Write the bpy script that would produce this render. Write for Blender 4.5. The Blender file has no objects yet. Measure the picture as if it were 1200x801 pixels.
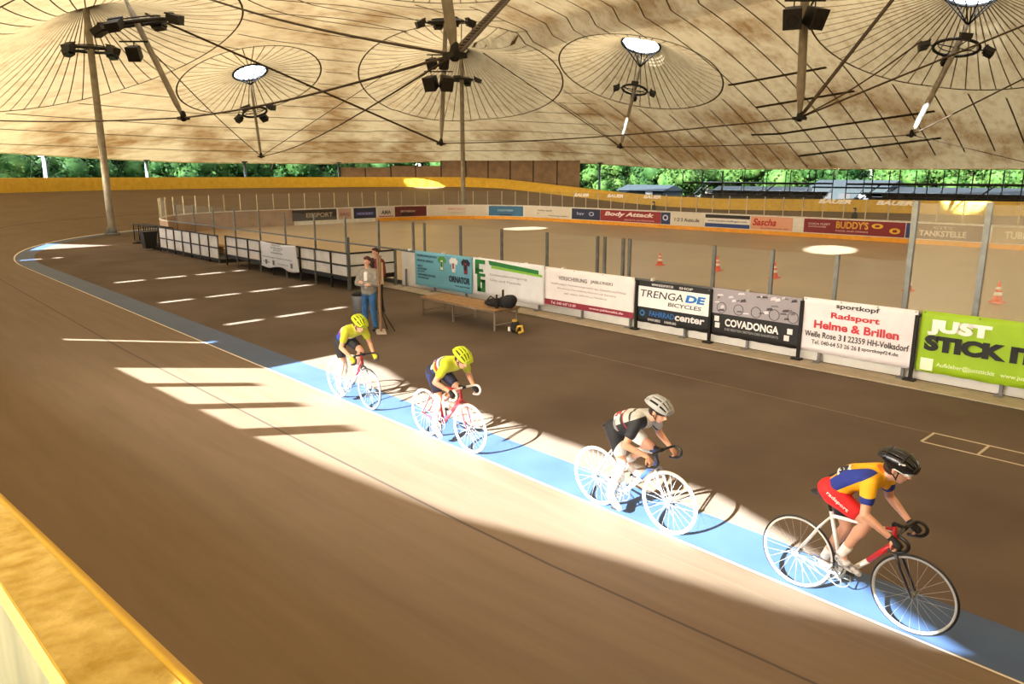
import bpy, bmesh, math, random
from mathutils import Vector, Matrix, noise
from mathutils.geometry import delaunay_2d_cdt
random.seed(7)
PI = math.pi
scn = bpy.context.scene
COL = scn.collection
V = Vector
# ------------------------------------------------------------------ helpers
def lin(h):
    h = h.lstrip('#'); c = [int(h[i:i+2], 16)/255 for i in (0, 2, 4)]
    return tuple(x/12.92 if x <= .04045 else ((x+.055)/1.055)**2.4 for x in c) + (1,)
class MB:
    def __init__(s): s.v = []; s.f = []; s.m = []; s.sm = []
    def add(s, vs, fs, m=0, smooth=False):
        b = len(s.v); s.v.extend([tuple(p) for p in vs])
        for f in fs: s.f.append([b+i for i in f]); s.m.append(m); s.sm.append(smooth)
    def box(s, c, d, R=None, m=0):
        x, y, z = d[0]/2, d[1]/2, d[2]/2
        vs = [V((a*x, b*y, e*z)) for a in (-1, 1) for b in (-1, 1) for e in (-1, 1)]
        if R is not None: vs = [R @ p for p in vs]
        c = V(c); vs = [p+c for p in vs]
        s.add(vs, [(0,1,3,2),(4,6,7,5),(0,4,5,1),(2,3,7,6),(0,2,6,4),(1,5,7,3)], m)
    def loft(s, rings, m=0, closed_ring=True, caps=True, smooth=True, loop=False):
        n = len(rings[0]); vs = [p for r in rings for p in r]; fs = []
        k = len(rings)
        for i in range(k if loop else k-1):
            j2 = (i+1) % k
            for j in range(n if closed_ring else n-1):
                fs.append((i*n+j, i*n+(j+1) % n, j2*n+(j+1) % n, j2*n+j))
        if caps and not loop:
            fs.append(tuple(range(n-1, -1, -1))); fs.append(tuple((k-1)*n+j for j in range(n)))
        s.add(vs, fs, m, smooth)
    def tube(s, pts, r, n=8, m=0, smooth=True, loop=False):
        pts = [V(p) for p in pts]; k = len(pts)
        rs = r if isinstance(r, (list, tuple)) else [r]*k
        up = None; rings = []
        for i, p in enumerate(pts):
            if loop: t = pts[(i+1) % k]-pts[i-1]
            else: t = (pts[min(i+1, k-1)]-pts[max(i-1, 0)])
            if t.length < 1e-9: t = V((0, 0, 1))
            t.normalize()
            if up is None:
                up = V((0, 0, 1)) if abs(t.z) < .9 else V((1, 0, 0))
            a = up - t*up.dot(t)
            if a.length < 1e-6: a = t.orthogonal()
            a.normalize(); b = t.cross(a); up = a
            rings.append([p+(a*math.cos(2*PI*j/n)+b*math.sin(2*PI*j/n))*rs[i] for j in range(n)])
        s.loft(rings, m, True, True, smooth, loop)
    def cap(s, p0, p1, r0, r1, n=12, m=0):      # tapered capsule, rounded ends
        p0, p1 = V(p0), V(p1); d = p1-p0
        if d.length < 1e-6: d = V((0, 0, 1e-4))
        t = d.normalized(); a = t.orthogonal().normalized(); b = t.cross(a)
        rings = []
        for k in range(1, 5):
            th = k*PI/8; rings.append((p0-t*r0*math.cos(th), r0*math.sin(th)))
        for k in range(4, 0, -1):
            th = k*PI/8; rings.append((p1+t*r1*math.cos(th), r1*math.sin(th)))
        s.loft([[c+(a*math.cos(2*PI*j/n)+b*math.sin(2*PI*j/n))*r for j in range(n)] for c, r in rings], m)
    def ell(s, c, r, R=None, nu=12, nv=18, m=0):
        c = V(c); rings = []
        for i in range(1, nu):
            th = PI*i/nu; ring = []
            for j in range(nv):
                ph = 2*PI*j/nv; p = V((r[0]*math.sin(th)*math.cos(ph), r[1]*math.sin(th)*math.sin(ph), -r[2]*math.cos(th)))
                if R is not None: p = R @ p
                ring.append(c+p)
            rings.append(ring)
        s.loft(rings, m)
    def torus(s, c, R_, r, ax=V((0, 0, 1)), n=48, k=8, m=0):
        ax = V(ax).normalized(); a = ax.orthogonal().normalized(); b = ax.cross(a); c = V(c)
        s.tube([c+(a*math.cos(2*PI*i/n)+b*math.sin(2*PI*i/n))*R_ for i in range(n)], r, k, m, True, True)
    def build(s, name, mats, parent=None):
        me = bpy.data.meshes.new(name); me.from_pydata(s.v, [], s.f)
        mats = mats if isinstance(mats, (list, tuple)) else [mats]
        for mt in mats: me.materials.append(mt)
        me.polygons.foreach_set('material_index', s.m); me.polygons.foreach_set('use_smooth', s.sm)
        me.update()
        bm = bmesh.new(); bm.from_mesh(me); bmesh.ops.recalc_face_normals(bm, faces=bm.faces); bm.to_mesh(me); bm.free()
        o = bpy.data.objects.new(name, me); COL.objects.link(o)
        if parent is not None: o.parent = parent
        return o
def tag(o, label=None, cat=None, group=None, kind=None):
    if label: o['label'] = label
    if cat: o['category'] = cat
    if group: o['group'] = group
    if kind: o['kind'] = kind
    return o
def thing(name, label, cat, loc=(0, 0, 0), rz=0, group=None):
    o = bpy.data.objects.new(name, None); COL.objects.link(o); o.location = loc; o.rotation_euler = (0, 0, rz)
    o.empty_display_size = .2
    return tag(o, label, cat, group)
def copy_tree(o, parent=None):
    kids = list(o.children)
    c = o.copy(); COL.objects.link(c); c.parent = parent
    for ch in kids: copy_tree(ch, c)
    return c
def remesh(o, vox, smooth=2):
    m = o.modifiers.new('Remesh', 'REMESH'); m.mode = 'VOXEL'; m.voxel_size = vox; m.use_smooth_shade = True
    if smooth:
        s = o.modifiers.new('Smooth', 'SMOOTH'); s.iterations = smooth; s.factor = .5
    return o
# ------------------------------------------------------------------ materials
def newmat(name):
    m = bpy.data.materials.new(name); m.use_nodes = True; nt = m.node_tree
    return m, nt, nt.nodes['Principled BSDF'], nt.nodes['Material Output']
def N(nt, t, **k):
    n = nt.nodes.new(t)
    for a, b in k.items(): setattr(n, a, b)
    return n
def mat(name, col, rough=.6, metal=0, noise_=0.08, scale=4, bump=0, col2=None, spec=.5, stretch=None):
    if isinstance(col, str): col = lin(col)
    m, nt, p, out = newmat(name)
    p.inputs['Roughness'].default_value = rough; p.inputs['Metallic'].default_value = metal
    p.inputs['Specular IOR Level'].default_value = spec
    tc = N(nt, 'ShaderNodeTexCoord'); nz = N(nt, 'ShaderNodeTexNoise'); nz.inputs['Scale'].default_value = scale; nz.inputs['Detail'].default_value = 6
    if stretch:
        mp = N(nt, 'ShaderNodeMapping'); mp.inputs['Scale'].default_value = stretch
        nt.links.new(tc.outputs['Object'], mp.inputs[0]); nt.links.new(mp.outputs[0], nz.inputs['Vector'])
    else: nt.links.new(tc.outputs['Object'], nz.inputs['Vector'])
    if col2 is None:
        a = tuple(max(0, c*(1-noise_*2)) for c in col[:3])+(1,); b = tuple(c*(1+noise_*2) for c in col[:3])+(1,)
    else: a = col; b = lin(col2) if isinstance(col2, str) else col2
    r = N(nt, 'ShaderNodeValToRGB'); r.color_ramp.elements[0].color = a; r.color_ramp.elements[1].color = b
    r.color_ramp.elements[0].position = .3; r.color_ramp.elements[1].position = .7
    nt.links.new(nz.outputs[0], r.inputs[0]); nt.links.new(r.outputs[0], p.inputs['Base Color'])
    if bump:
        bp = N(nt, 'ShaderNodeBump'); bp.inputs['Strength'].default_value = bump; bp.inputs['Distance'].default_value = .02
        nt.links.new(nz.outputs[0], bp.inputs['Height']); nt.links.new(bp.outputs[0], p.inputs['Normal'])
    return m
def pattern(name, base, rules, rough=.7):
    """cloth colours by region; rule = (list of (nx,ny,nz,offset) half-spaces that must all hold, colour)"""
    m, nt, p, out = newmat(name); p.inputs['Roughness'].default_value = rough
    tc = N(nt, 'ShaderNodeTexCoord'); cur = None
    rgb = N(nt, 'ShaderNodeRGB'); rgb.outputs[0].default_value = lin(base); cur = rgb.outputs[0]
    for conds, col in rules:
        fac = None
        for (a, b, c, d) in conds:
            dt = N(nt, 'ShaderNodeVectorMath', operation='DOT_PRODUCT'); dt.inputs[1].default_value = (a, b, c)
            nt.links.new(tc.outputs['Object'], dt.inputs[0])
            gt = N(nt, 'ShaderNodeMath', operation='GREATER_THAN'); gt.inputs[1].default_value = d
            nt.links.new(dt.outputs['Value'], gt.inputs[0])
            if fac is None: fac = gt.outputs[0]
            else:
                mu = N(nt, 'ShaderNodeMath', operation='MULTIPLY'); nt.links.new(fac, mu.inputs[0]); nt.links.new(gt.outputs[0], mu.inputs[1]); fac = mu.outputs[0]
        mx = N(nt, 'ShaderNodeMix', data_type='RGBA'); nt.links.new(fac, mx.inputs[0]); nt.links.new(cur, mx.inputs[6]); mx.inputs[7].default_value = lin(col)
        cur = mx.outputs[2]
    nt.links.new(cur, p.inputs['Base Color'])
    return m
def glassmat(name, tint=(.97, .98, .97), haze=.06, hazecol=(.7, .7, .65)):
    m, nt, p, out = newmat(name); nt.nodes.remove(p)
    tr = N(nt, 'ShaderNodeBsdfTransparent'); tr.inputs[0].default_value = tint+(1,)
    gl = N(nt, 'ShaderNodeBsdfGlossy'); gl.inputs['Roughness'].default_value = .05; gl.inputs[0].default_value = (.9, .9, .9, 1)
    df = N(nt, 'ShaderNodeBsdfDiffuse'); df.inputs[0].default_value = hazecol+(1,)
    fr = N(nt, 'ShaderNodeFresnel'); fr.inputs[0].default_value = 1.25
    m1 = N(nt, 'ShaderNodeMixShader'); m2 = N(nt, 'ShaderNodeMixShader'); m2.inputs[0].default_value = haze
    ge = N(nt, 'ShaderNodeNewGeometry'); iv = N(nt, 'ShaderNodeMath', operation='MULTIPLY_ADD'); iv.inputs[1].default_value = -.3; iv.inputs[2].default_value = .3; nt.links.new(ge.outputs['Backfacing'], iv.inputs[0])
    fm_ = N(nt, 'ShaderNodeMath', operation='MULTIPLY'); nt.links.new(fr.outputs[0], fm_.inputs[0]); nt.links.new(iv.outputs[0], fm_.inputs[1])
    nt.links.new(fm_.outputs[0], m1.inputs[0]); nt.links.new(tr.outputs[0], m1.inputs[1]); nt.links.new(gl.outputs[0], m1.inputs[2])
    nt.links.new(m1.outputs[0], m2.inputs[1]); nt.links.new(df.outputs[0], m2.inputs[2]); nt.links.new(m2.outputs[0], out.inputs[0])
    return m
SAT = dict(steel=mat('galvanised steel', '#6f706a', .45, .6, .1, 6), dark=mat('dark painted steel', '#1a1714', .55, .1, spec=.3), black=mat('black rubber', '#0d0d0d', .6),
  mast=mat('weathered mast paint', '#8b8271', .55, .1, .12, 3), white=mat('white paint', '#f0f0ec', .4), offw=mat('off white board', '#d9d6cd', .45, 0, .05),
  lamp=mat('floodlight housing', '#17130f', .5), cable=mat('steel cable', '#4a3b2a', .6, .3), wood=mat('raw wood', '#8f6e46', .7, 0, .12, 8),
  greyp=mat('grey paint', '#6f7274', .5))
def two(a, b): return [a, b]
# ------------------------------------------------------------------ camera
F_ = 870.; YH = 205.; CX, CY = 600., 400.5; VX = -230.; EYE = 3.6
phi = math.atan((CY-YH)/F_); ang = PI-math.atan((CX-VX)/math.hypot(F_, CY-YH))
fwh = V((math.cos(ang), math.sin(ang), 0)); rt = V((math.sin(ang), -math.cos(ang), 0))
fw = fwh*math.cos(phi)-V((0, 0, 1))*math.sin(phi); upv = V((0, 0, 1))*math.cos(phi)+fwh*math.sin(phi)
cd = bpy.data.cameras.new('camera'); cam = bpy.data.objects.new('camera', cd); COL.objects.link(cam)
cd.sensor_width = 36; cd.lens = F_/1200*36; cd.clip_end = 1000; cd.clip_start = .05
cam.matrix_world = Matrix(((rt.x, upv.x, -fw.x, 0), (rt.y, upv.y, -fw.y, 0), (rt.z, upv.z, -fw.z, EYE), (0, 0, 0, 1)))
scn.camera = cam
def ray(x, y): return fw*F_+rt*(x-CX)+upv*(CY-y)        # measured positions of the photograph -> places in the hall
def gp(x, y, z=0): d = ray(x, y); return V((0, 0, EYE))+d*((z-EYE)/d.z)
def aty(x, y, Y): d = ray(x, y); return V((0, 0, EYE))+d*(Y/d.y)
def at(x, y, dist): d = ray(x, y); return V((0, 0, EYE))+d*(dist/d.dot(fwh))
def projx(P): q = V(P)-V((0, 0, EYE)); return CX+F_*q.dot(rt)/q.dot(fw)
# ------------------------------------------------------------------ track path
XC, YC = -35., 28.5
def path(s, r):      # s: 0 at far straight start, + along far straight, - round the curve ; r = offset from axis
    L = PI*28.9
    if s >= 0: return V((XC+s, YC+r, 0))
    if s >= -L:
        a = PI/2 - s/28.9
        return V((XC+r*math.cos(a), YC+r*math.sin(a), 0))
    return V((XC+(-L-s), YC-r, 0))
LC = PI*28.9
ZT = [(60, 1.95), (21.8, 1.93), (8.3, 1.79), (0, 1.64), (-5.3, 1.75), (-9.4, 2.0), (-11.5, 2.2), (-15.7, 2.62), (-21.6, 3.24), (-25.3, 3.4), (-75, 3.43), (-LC+2, 2.9), (-LC-8, 2.2), (-LC-20, 1.93), (-LC-27, 2.12), (-LC-30.4, 2.28), (-LC-31.2, 2.36), (-LC-34.1, 2.83), (-LC-36, 2.95), (-LC-60, 2.9)]
def ztop(s):
    if s >= ZT[0][0]: return ZT[0][1]
    for (a, za), (b, zb) in zip(ZT, ZT[1:]):
        if b <= s <= a:
            t = (a-s)/(a-b); return za+(zb-za)*t
    return ZT[-1][1]
RO, RB, RI = 28.12, 22.55, 21.85
def ztrack(s, r):
    if r <= RB: return 0.
    t = (r-RB)/(RO-RB); return (ztop(s)-.9)*t
SS = [55-i*1.0 for i in range(int((55+LC+55)/1.0)+1)]
def uvmesh(name, grid, mats, parent=None, uvs=None, smooth=True):
    h = len(grid); w = len(grid[0]); me = bpy.data.meshes.new(name)
    me.from_pydata([tuple(p) for row in grid for p in row], [], [(i*w+j, i*w+j+1, (i+1)*w+j+1, (i+1)*w+j) for i in range(h-1) for j in range(w-1)])
    uvl = me.uv_layers.new(name='UVMap')
    for lp in me.loops:
        i, j = divmod(lp.vertex_index, w); uvl.data[lp.index].uv = uvs(i, j)
    for p in me.polygons: p.use_smooth = smooth
    for m in (mats if isinstance(mats, list) else [mats]): me.materials.append(m)
    bm = bmesh.new(); bm.from_mesh(me); bmesh.ops.recalc_face_normals(bm, faces=bm.faces)
    if sum(f.normal.z for f in bm.faces) < 0: bmesh.ops.reverse_faces(bm, faces=bm.faces)
    bm.to_mesh(me); bm.free()
    o = bpy.data.objects.new(name, me); COL.objects.link(o)
    if parent: o.parent = parent
    return o
def track_mat():
    m, nt, p, out = newmat('brown worn track concrete'); p.inputs['Roughness'].default_value = .75; p.inputs['Specular IOR Level'].default_value = .28
    uv = N(nt, 'ShaderNodeUVMap'); mp = N(nt, 'ShaderNodeMapping'); mp.inputs['Scale'].default_value = (.25, 2.2, 1)
    nz = N(nt, 'ShaderNodeTexNoise'); nz.inputs['Scale'].default_value = 1.4; nz.inputs['Detail'].default_value = 8; nz.inputs['Roughness'].default_value = .65
    nt.links.new(uv.outputs[0], mp.inputs[0]); nt.links.new(mp.outputs[0], nz.inputs['Vector'])
    r = N(nt, 'ShaderNodeValToRGB'); e = r.color_ramp.elements; e[0].position = .3; e[1].position = .75
    e[0].color = (.155, .106, .062, 1); e[1].color = (.205, .145, .092, 1)
    nt.links.new(nz.outputs[0], r.inputs[0])
    sp = N(nt, 'ShaderNodeSeparateXYZ'); nt.links.new(uv.outputs[0], sp.inputs[0]); cur = r.outputs[0]
    def stripe(r0, w, col, cur):
        a = N(nt, 'ShaderNodeMath', operation='SUBTRACT'); a.inputs[1].default_value = r0; nt.links.new(sp.outputs['Y'], a.inputs[0])
        b = N(nt, 'ShaderNodeMath', operation='ABSOLUTE'); nt.links.new(a.outputs[0], b.inputs[0])
        c = N(nt, 'ShaderNodeMath', operation='LESS_THAN'); c.inputs[1].default_value = w; nt.links.new(b.outputs[0], c.inputs[0])
        mx = N(nt, 'ShaderNodeMix', data_type='RGBA'); nt.links.new(c.outputs[0], mx.inputs[0]); nt.links.new(cur, mx.inputs[6]); mx.inputs[7].default_value = col
        return mx.outputs[2]
    cur = stripe(RB+.05, .025, (.75, .72, .65, 1), cur)
    cur = stripe(RB+.12, .008, (.12, .09, .05, 1), cur)
    cur = stripe(RB+.65, .007, (.22, .16, .09, 1), cur)
    cur = stripe(24.55, .02, (.07, .05, .035, 1), cur)
    nt.links.new(cur, p.inputs['Base Color'])
    return m
grid = []
RS = [RB+(RO-RB)*k/8 for k in range(9)]
for s in SS:
    row = []
    for r in RS:
        q = path(s, r); q.z = ztrack(s, r); row.append(q)
    grid.append(row)
tr = uvmesh('cycling_track', grid, track_mat(), None, lambda i, j: (SS[i], RS[j])); tag(tr, kind='structure')
# blue band on the flat between track and infield
def bluemat():
    m = mat('blue band paint', (.026, .056, .12, 1), .55, 0, .1, 1.5, col2=(.04, .076, .15, 1)); return m
grid = [[path(s, r)+V((0, 0, 0)) for r in (RI, RB)] for s in SS]
bl = uvmesh('blue_inner_band', grid, bluemat(), None, lambda i, j: (SS[i], j)); tag(bl, kind='structure')
# infield floor: everything inside the blue band, outside the rink
def floor_mat():
    m = mat('infield asphalt', (.095, .070, .050, 1), .85, 0, .12, .5, col2=(.14, .106, .077, 1), spec=.08); return m
inner = [path(s, RI) for s in SS]
fl = MB()
n_ = len(inner); fl.add([(p.x, p.y, 0) for p in inner], [tuple(range(n_))]); o = fl.build('floor', floor_mat()); tag(o, kind='structure')
# ------------------------------------------------------------------ rink
RX0, RX1, RY0, RY1, RR = -51., 8., 14.15, 43., 8.5
per = []            # clockwise perimeter from near side round the left end to the far side
for i in range(0, 17):
    a = -PI/2 - i*(PI/2)/16; per.append(V((RX0+RR+RR*math.cos(a), RY0+RR+RR*math.sin(a), 0)))
for i in range(1, 9): per.append(V((RX0, RY0+RR+(RY1-RY0-2*RR)*i/8, 0)))
for i in range(1, 17):
    a = PI - i*(PI/2)/16; per.append(V((RX0+RR+RR*math.cos(a), RY1-RR+RR*math.sin(a), 0)))
for i in range(1, 41): per.append(V((RX0+RR+(RX1-RX0-RR)*i/40, RY1, 0)))
S_ = [0.]
for a, b in zip(per, per[1:]): S_.append(S_[-1]+(b-a).length)
def pp(s, off=0):     # point on the perimeter; off>0 = towards the rink inside
    s = max(0, min(s, S_[-1]-1e-6))
    for i in range(len(per)-1):
        if S_[i] <= s <= S_[i+1]:
            t = (per[i+1]-per[i]).normalized(); q = per[i]+t*(s-S_[i]); nrm = V((t.y, -t.x, 0)); return q+nrm*off, t, nrm
def s_at_px(x):
    lo, hi = 9.0, S_[-1]
    for _ in range(40):
        mid = (lo+hi)/2
        if projx(pp(mid)[0]) < x: lo = mid
        else: hi = mid
    return lo
rk = MB()
rp = [V((RX1, RY0, 0))]+[V((RX0+RR, RY0, 0))]+per[1:]
rk.add([(p.x, p.y, .012) for p in rp], [tuple(range(len(rp)))])
rinkm = mat('rink concrete', (.36, .27, .165, 1), .33, 0, .1, .35, col2=(.44, .33, .21, 1), spec=.4)
o = rk.build('rink_floor', rinkm); tag(o, kind='structure')
barrier = thing('rink_barrier', 'white rink boards with orange kick strip, glass panes and steel posts ringing the tan rink', 'barrier', (RX1, RY0, 0))
inv = Matrix.Translation((-RX1, -RY0, 0))
BW = mat('white rink board', '#dcdad2', .4, 0, .04, 2)
def strip(name, pts_fn, sl, z0, z1, th, m, parent=None, off=0., shift=V((-RX1, -RY0, 0))):
    g = MB(); rings = []
    for s in sl:
        a = pts_fn(s, off)[0]+shift; b = pts_fn(s, off+th)[0]+shift
        rings.append([a+V((0, 0, z0)), b+V((0, 0, z0)), b+V((0, 0, z1)), a+V((0, 0, z1))])
    g.loft(rings, 0, True, True, False); return g.build(name, m, parent)
def nearp(s, off=0):   # near side, s measured from x=RX0+RR rightwards; off>0 toward the track
    return V((RX0+RR+s, RY0-off, 0)), V((1, 0, 0)), V((0, -1, 0))
allS = S_[:-1]+[S_[-1]-.001]
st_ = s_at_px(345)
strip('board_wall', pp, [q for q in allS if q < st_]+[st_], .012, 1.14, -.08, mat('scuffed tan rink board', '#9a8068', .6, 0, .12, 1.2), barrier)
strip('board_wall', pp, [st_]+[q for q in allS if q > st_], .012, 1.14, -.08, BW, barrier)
NL = RX1-(RX0+RR)
NB = -20.6-(RX0+RR)
strip('board_wall', nearp, [NB, NL], .012, 1.14, -.08, BW, barrier)
capm = mat('grey cap rail', '#5c6064', .5, .3)
strip('cap_rail', pp, allS, 1.141, 1.19, -.12, mat('pale cap rail', '#c9c5b8', .5), barrier, .02)
strip('cap_rail', nearp, [NB, NL], 1.141, 1.2, -.14, capm, barrier, .03)
strip('cap_rail', nearp, [0, NB], 1.15, 1.2, -.05, capm, barrier, .0)
strip('sill_rail', nearp, [0, NB], .02, .16, -.05, capm, barrier, .0)
OR = mat('orange kick strip', '#e39d12', .5, 0, .06)
sk = s_at_px(440)
strip('kick_strip', pp, [sk]+[s for s in S_ if s > sk][:-1]+[S_[-1]-.01], .013, .26, .02, OR, barrier, .001)
# glass above the boards
G1 = glassmat('clear rink glass', haze=.035); G2 = glassmat('hazy rink glass', haze=.16, hazecol=(.8, .72, .55))
jointm = mat('pale glass joint', '#b9ac8c', .5)
sh = V((-RX1, -RY0, 0))
def pane(a, b, z0, z1, gm, th=.012):
    g = MB(); d = (b-a); L = d.length; R = Matrix.Rotation(math.atan2(d.y, d.x), 3, 'Z')
    g.box((a+b)/2+sh+V((0, 0, (z0+z1)/2)), (L, th, z1-z0), R); return g.build('glass_pane', gm, barrier)
def post(p, z0, z1, w, d, m, rot=0):
    g = MB(); g.box(V(p)+sh+V((0, 0, (z0+z1)/2)), (w, d, z1-z0), Matrix.Rotation(rot, 3, 'Z')); return g.build('glass_post', m, barrier)
s = .3
while s < S_[-1]-1.2:
    a, t, n = pp(s, -.05); s2 = s+1.22; b = pp(min(s2, S_[-1]-.01), -.05)[0]
    if projx(a) < 1300:
        pane(a+t*.03, b-t*.03, 1.2, 2.3, G1)
        post(a, 1.2, 2.3, .045, .05, jointm, math.atan2(t.y, t.x))
    s = s2
# near side posts at the places read off the photograph
npx = [485, 498, 540, 588, 641, 700, 708.5, 730, 737.5, 837, 904, 980]
Yn = RY0+.05
nx = [aty(x, 300 if x < 900 else 320, Yn).x for x in npx]
for x in nx: post((x, Yn, 0), 1.2, 2.12, .07, .06, SAT['steel'])
xs = [-24.2, -22.0]+nx+[-4.78]
for x in (-22.0, -24.2, -26.5, -29, -31.4, -34, -36.5, -39, -41.5): post((x, Yn, 0), .013, 2.12, .06, .06, SAT['steel'])
for a, b in zip([-41.5, -39, -36.5, -34, -31.4, -29, -26.5]+xs, [-39, -36.5, -34, -31.4, -29, -26.5, -24.2]+xs[1:]):
    if b-a > .5: pane(V((a+.05, Yn, 0)), V((b-.05, Yn, 0)), 1.21, 2.1, G1)
for x in (-4.85, -3.72, -2.6, -1.4): post((x, Yn, 0), 1.2, 3.16, .09, .08, SAT['steel'])
for a, b in ((-4.85, -3.72), (-3.72, -2.6), (-2.6, -1.4)): pane(V((a+.06, Yn, 0)), V((b-.06, Yn, 0)), 1.21, 3.12, G2)
# supports under the banners on the near side, little clips on the cap
k = 0; x = -20.2
while x < 6:
    g = MB(); g.box(V((x, RY0-.11, .3))+sh, (.05, .05, .58)); g.box(V((x, RY0-.18, .03))+sh, (.12, .2, .03)); g.build('board_support', SAT['greyp'], barrier); x += 1.55
for x in [aty(q, 300, RY0).x for q in (481, 520, 563, 617)]+[-13.2, -10.35, -7.9]:
    g = MB(); g.box(V((x, RY0-.02, 1.225))+sh, (.07, .1, .06)); g.build('rail_clip', SAT['white'], barrier)
for x in [aty(q, 380, RY0-.2).x-(.12 if q < 1000 else 0) for q in (747, 834, 941, 1069)]:
    g = MB(); g.box(V((x+.07, RY0-.2, .6))+sh, (.06, .05, 1.2)); g.box(V((x+.07, RY0-.24, .03))+sh, (.2, .14, .06)); g.build('banner_post', SAT['dark'], barrier)
kb = MB(); kb.box((-18, 13.75, .012), (50, .6, .024)); tag(kb.build('trim_kerb', mat('pale kerb concrete', (.40, .34, .25, 1), .7)), kind='structure')
kb = MB(); kb.box((-18, 13.4, .006), (50, .03, .012)); tag(kb.build('trim_kerb_joint', mat('dark joint', (.06, .045, .03, 1), .8)), kind='structure')
# ------------------------------------------------------------------ lettering
def text_mesh(body, x0, x1, z0, z1, m, parent, y=0., bold=0.015, shear=0., spacing=1., rot=None, name='lettering', depth=.004):
    words = [w_ for w_ in body.split(' ') if w_]
    if len(words) >= 4:         # long lines: one part per word
        wd = lambda t_: sum(.5 if c in "il|.1t-" else (1.35 if c in 'mwMW' else (1.15 if c.isupper() else 1.)) for c in t_)
        gap = .7; tot = sum(wd(w_) for w_ in words)+gap*(len(words)-1); k_ = (x1-x0)/tot; xx_ = x0
        for w_ in words:
            hi = z1 if any(c.isupper() or c in 'bdfhklt|0123456789' for c in w_) else z0+(z1-z0)*.75
            o = text_mesh(w_, xx_, xx_+wd(w_)*k_, z0, hi, m, parent, y, bold, shear, spacing, None, name, depth); xx_ += (wd(w_)+gap)*k_
        return o
    cu = bpy.data.curves.new('t', 'FONT'); cu.body = body; cu.extrude = .004; cu.offset = bold; cu.shear = shear; cu.space_character = spacing; cu.resolution_u = 3
    ob = bpy.data.objects.new('t', cu); COL.objects.link(ob)
    dg = bpy.context.evaluated_depsgraph_get(); me = bpy.data.meshes.new_from_object(ob.evaluated_get(dg))
    bpy.data.objects.remove(ob); bpy.data.curves.remove(cu)
    xs = [v.co.x for v in me.vertices]; ys = [v.co.y for v in me.vertices]; ax, bx = min(xs), max(xs); ay, by = min(ys), max(ys)
    for v in me.vertices:
        u = (v.co.x-ax)/(bx-ax); w = (v.co.y-ay)/(by-ay)
        v.co = (x0+u*(x1-x0), y-depth/2+v.co.z*(-depth/2/.004), z0+w*(z1-z0))
    me.materials.clear(); me.materials.append(m)
    o = bpy.data.objects.new(name, me); COL.objects.link(o); o.parent = parent
    return o
_c = {}
def col(h, rough=.6):
    if (h, rough) not in _c: _c[(h, rough)] = mat('print '+h, h, rough, 0, .02)
    return _c[(h, rough)]
def rect(name, x0, x1, z0, z1, h, parent, y=-.012):
    g = MB(); g.box(((x0+x1)/2, y, (z0+z1)/2), (x1-x0, .006, z1-z0)); return g.build(name, col(h), parent)
def poly(name, pts, h, parent, y=-.014):
    g = MB(); n = len(pts); vs = [(x, y-.003, z) for x, z in pts]+[(x, y+.003, z) for x, z in pts]
    g.add(vs, [tuple(range(n)), tuple(range(2*n-1, n-1, -1))]+[(i, (i+1) % n, n+(i+1) % n, n+i) for i in range(n)]); return g.build(name, col(h), parent)
YB = RY0-.165
def banner(label, px0, px1, pyt, pyb, base, name='banner', wob=.006, Y=YB):
    """px0/px1 left and right edge, heights along the board plane"""
    a = aty(px0, pyt[0], Y); b = aty(px1, pyt[1], Y); zt = (a.z+b.z)/2; zb = (aty(px0, pyb[0], Y).z+aty(px1, pyb[1], Y).z)/2
    W = b.x-a.x; t = thing(name, label, 'banner', (a.x, Y, zb)); H = zt-zb
    g = MB(); nx_, nz_ = 40, 10; rings = []
    vs = [(W*i/nx_, wob*.6*math.sin(i*.9)*math.cos(j*.4)-wob*.4*math.cos(i*.37+j), H*j/nz_-.012*math.sin(PI*i/nx_*6)**2*(1 if j in (0,) else 0)) for i in range(nx_+1) for j in range(nz_+1)]
    g.add(vs, [(i*(nz_+1)+j, (i+1)*(nz_+1)+j, (i+1)*(nz_+1)+j+1, i*(nz_+1)+j+1) for i in range(nx_) for j in range(nz_)], 0, True)
    sheet = g.build('sheet', col(base), t); sm = sheet.modifiers.new('s', 'SOLIDIFY'); sm.thickness = .004; sm.offset = 0
    for q in (.02, .35, .67, .98):
        e = MB(); e.torus((W*q, -.006, H-.03), .012, .004, (0, 1, 0), 12, 5); e.build('eyelet', SAT['steel'], t)
    return t, W, H
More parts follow.
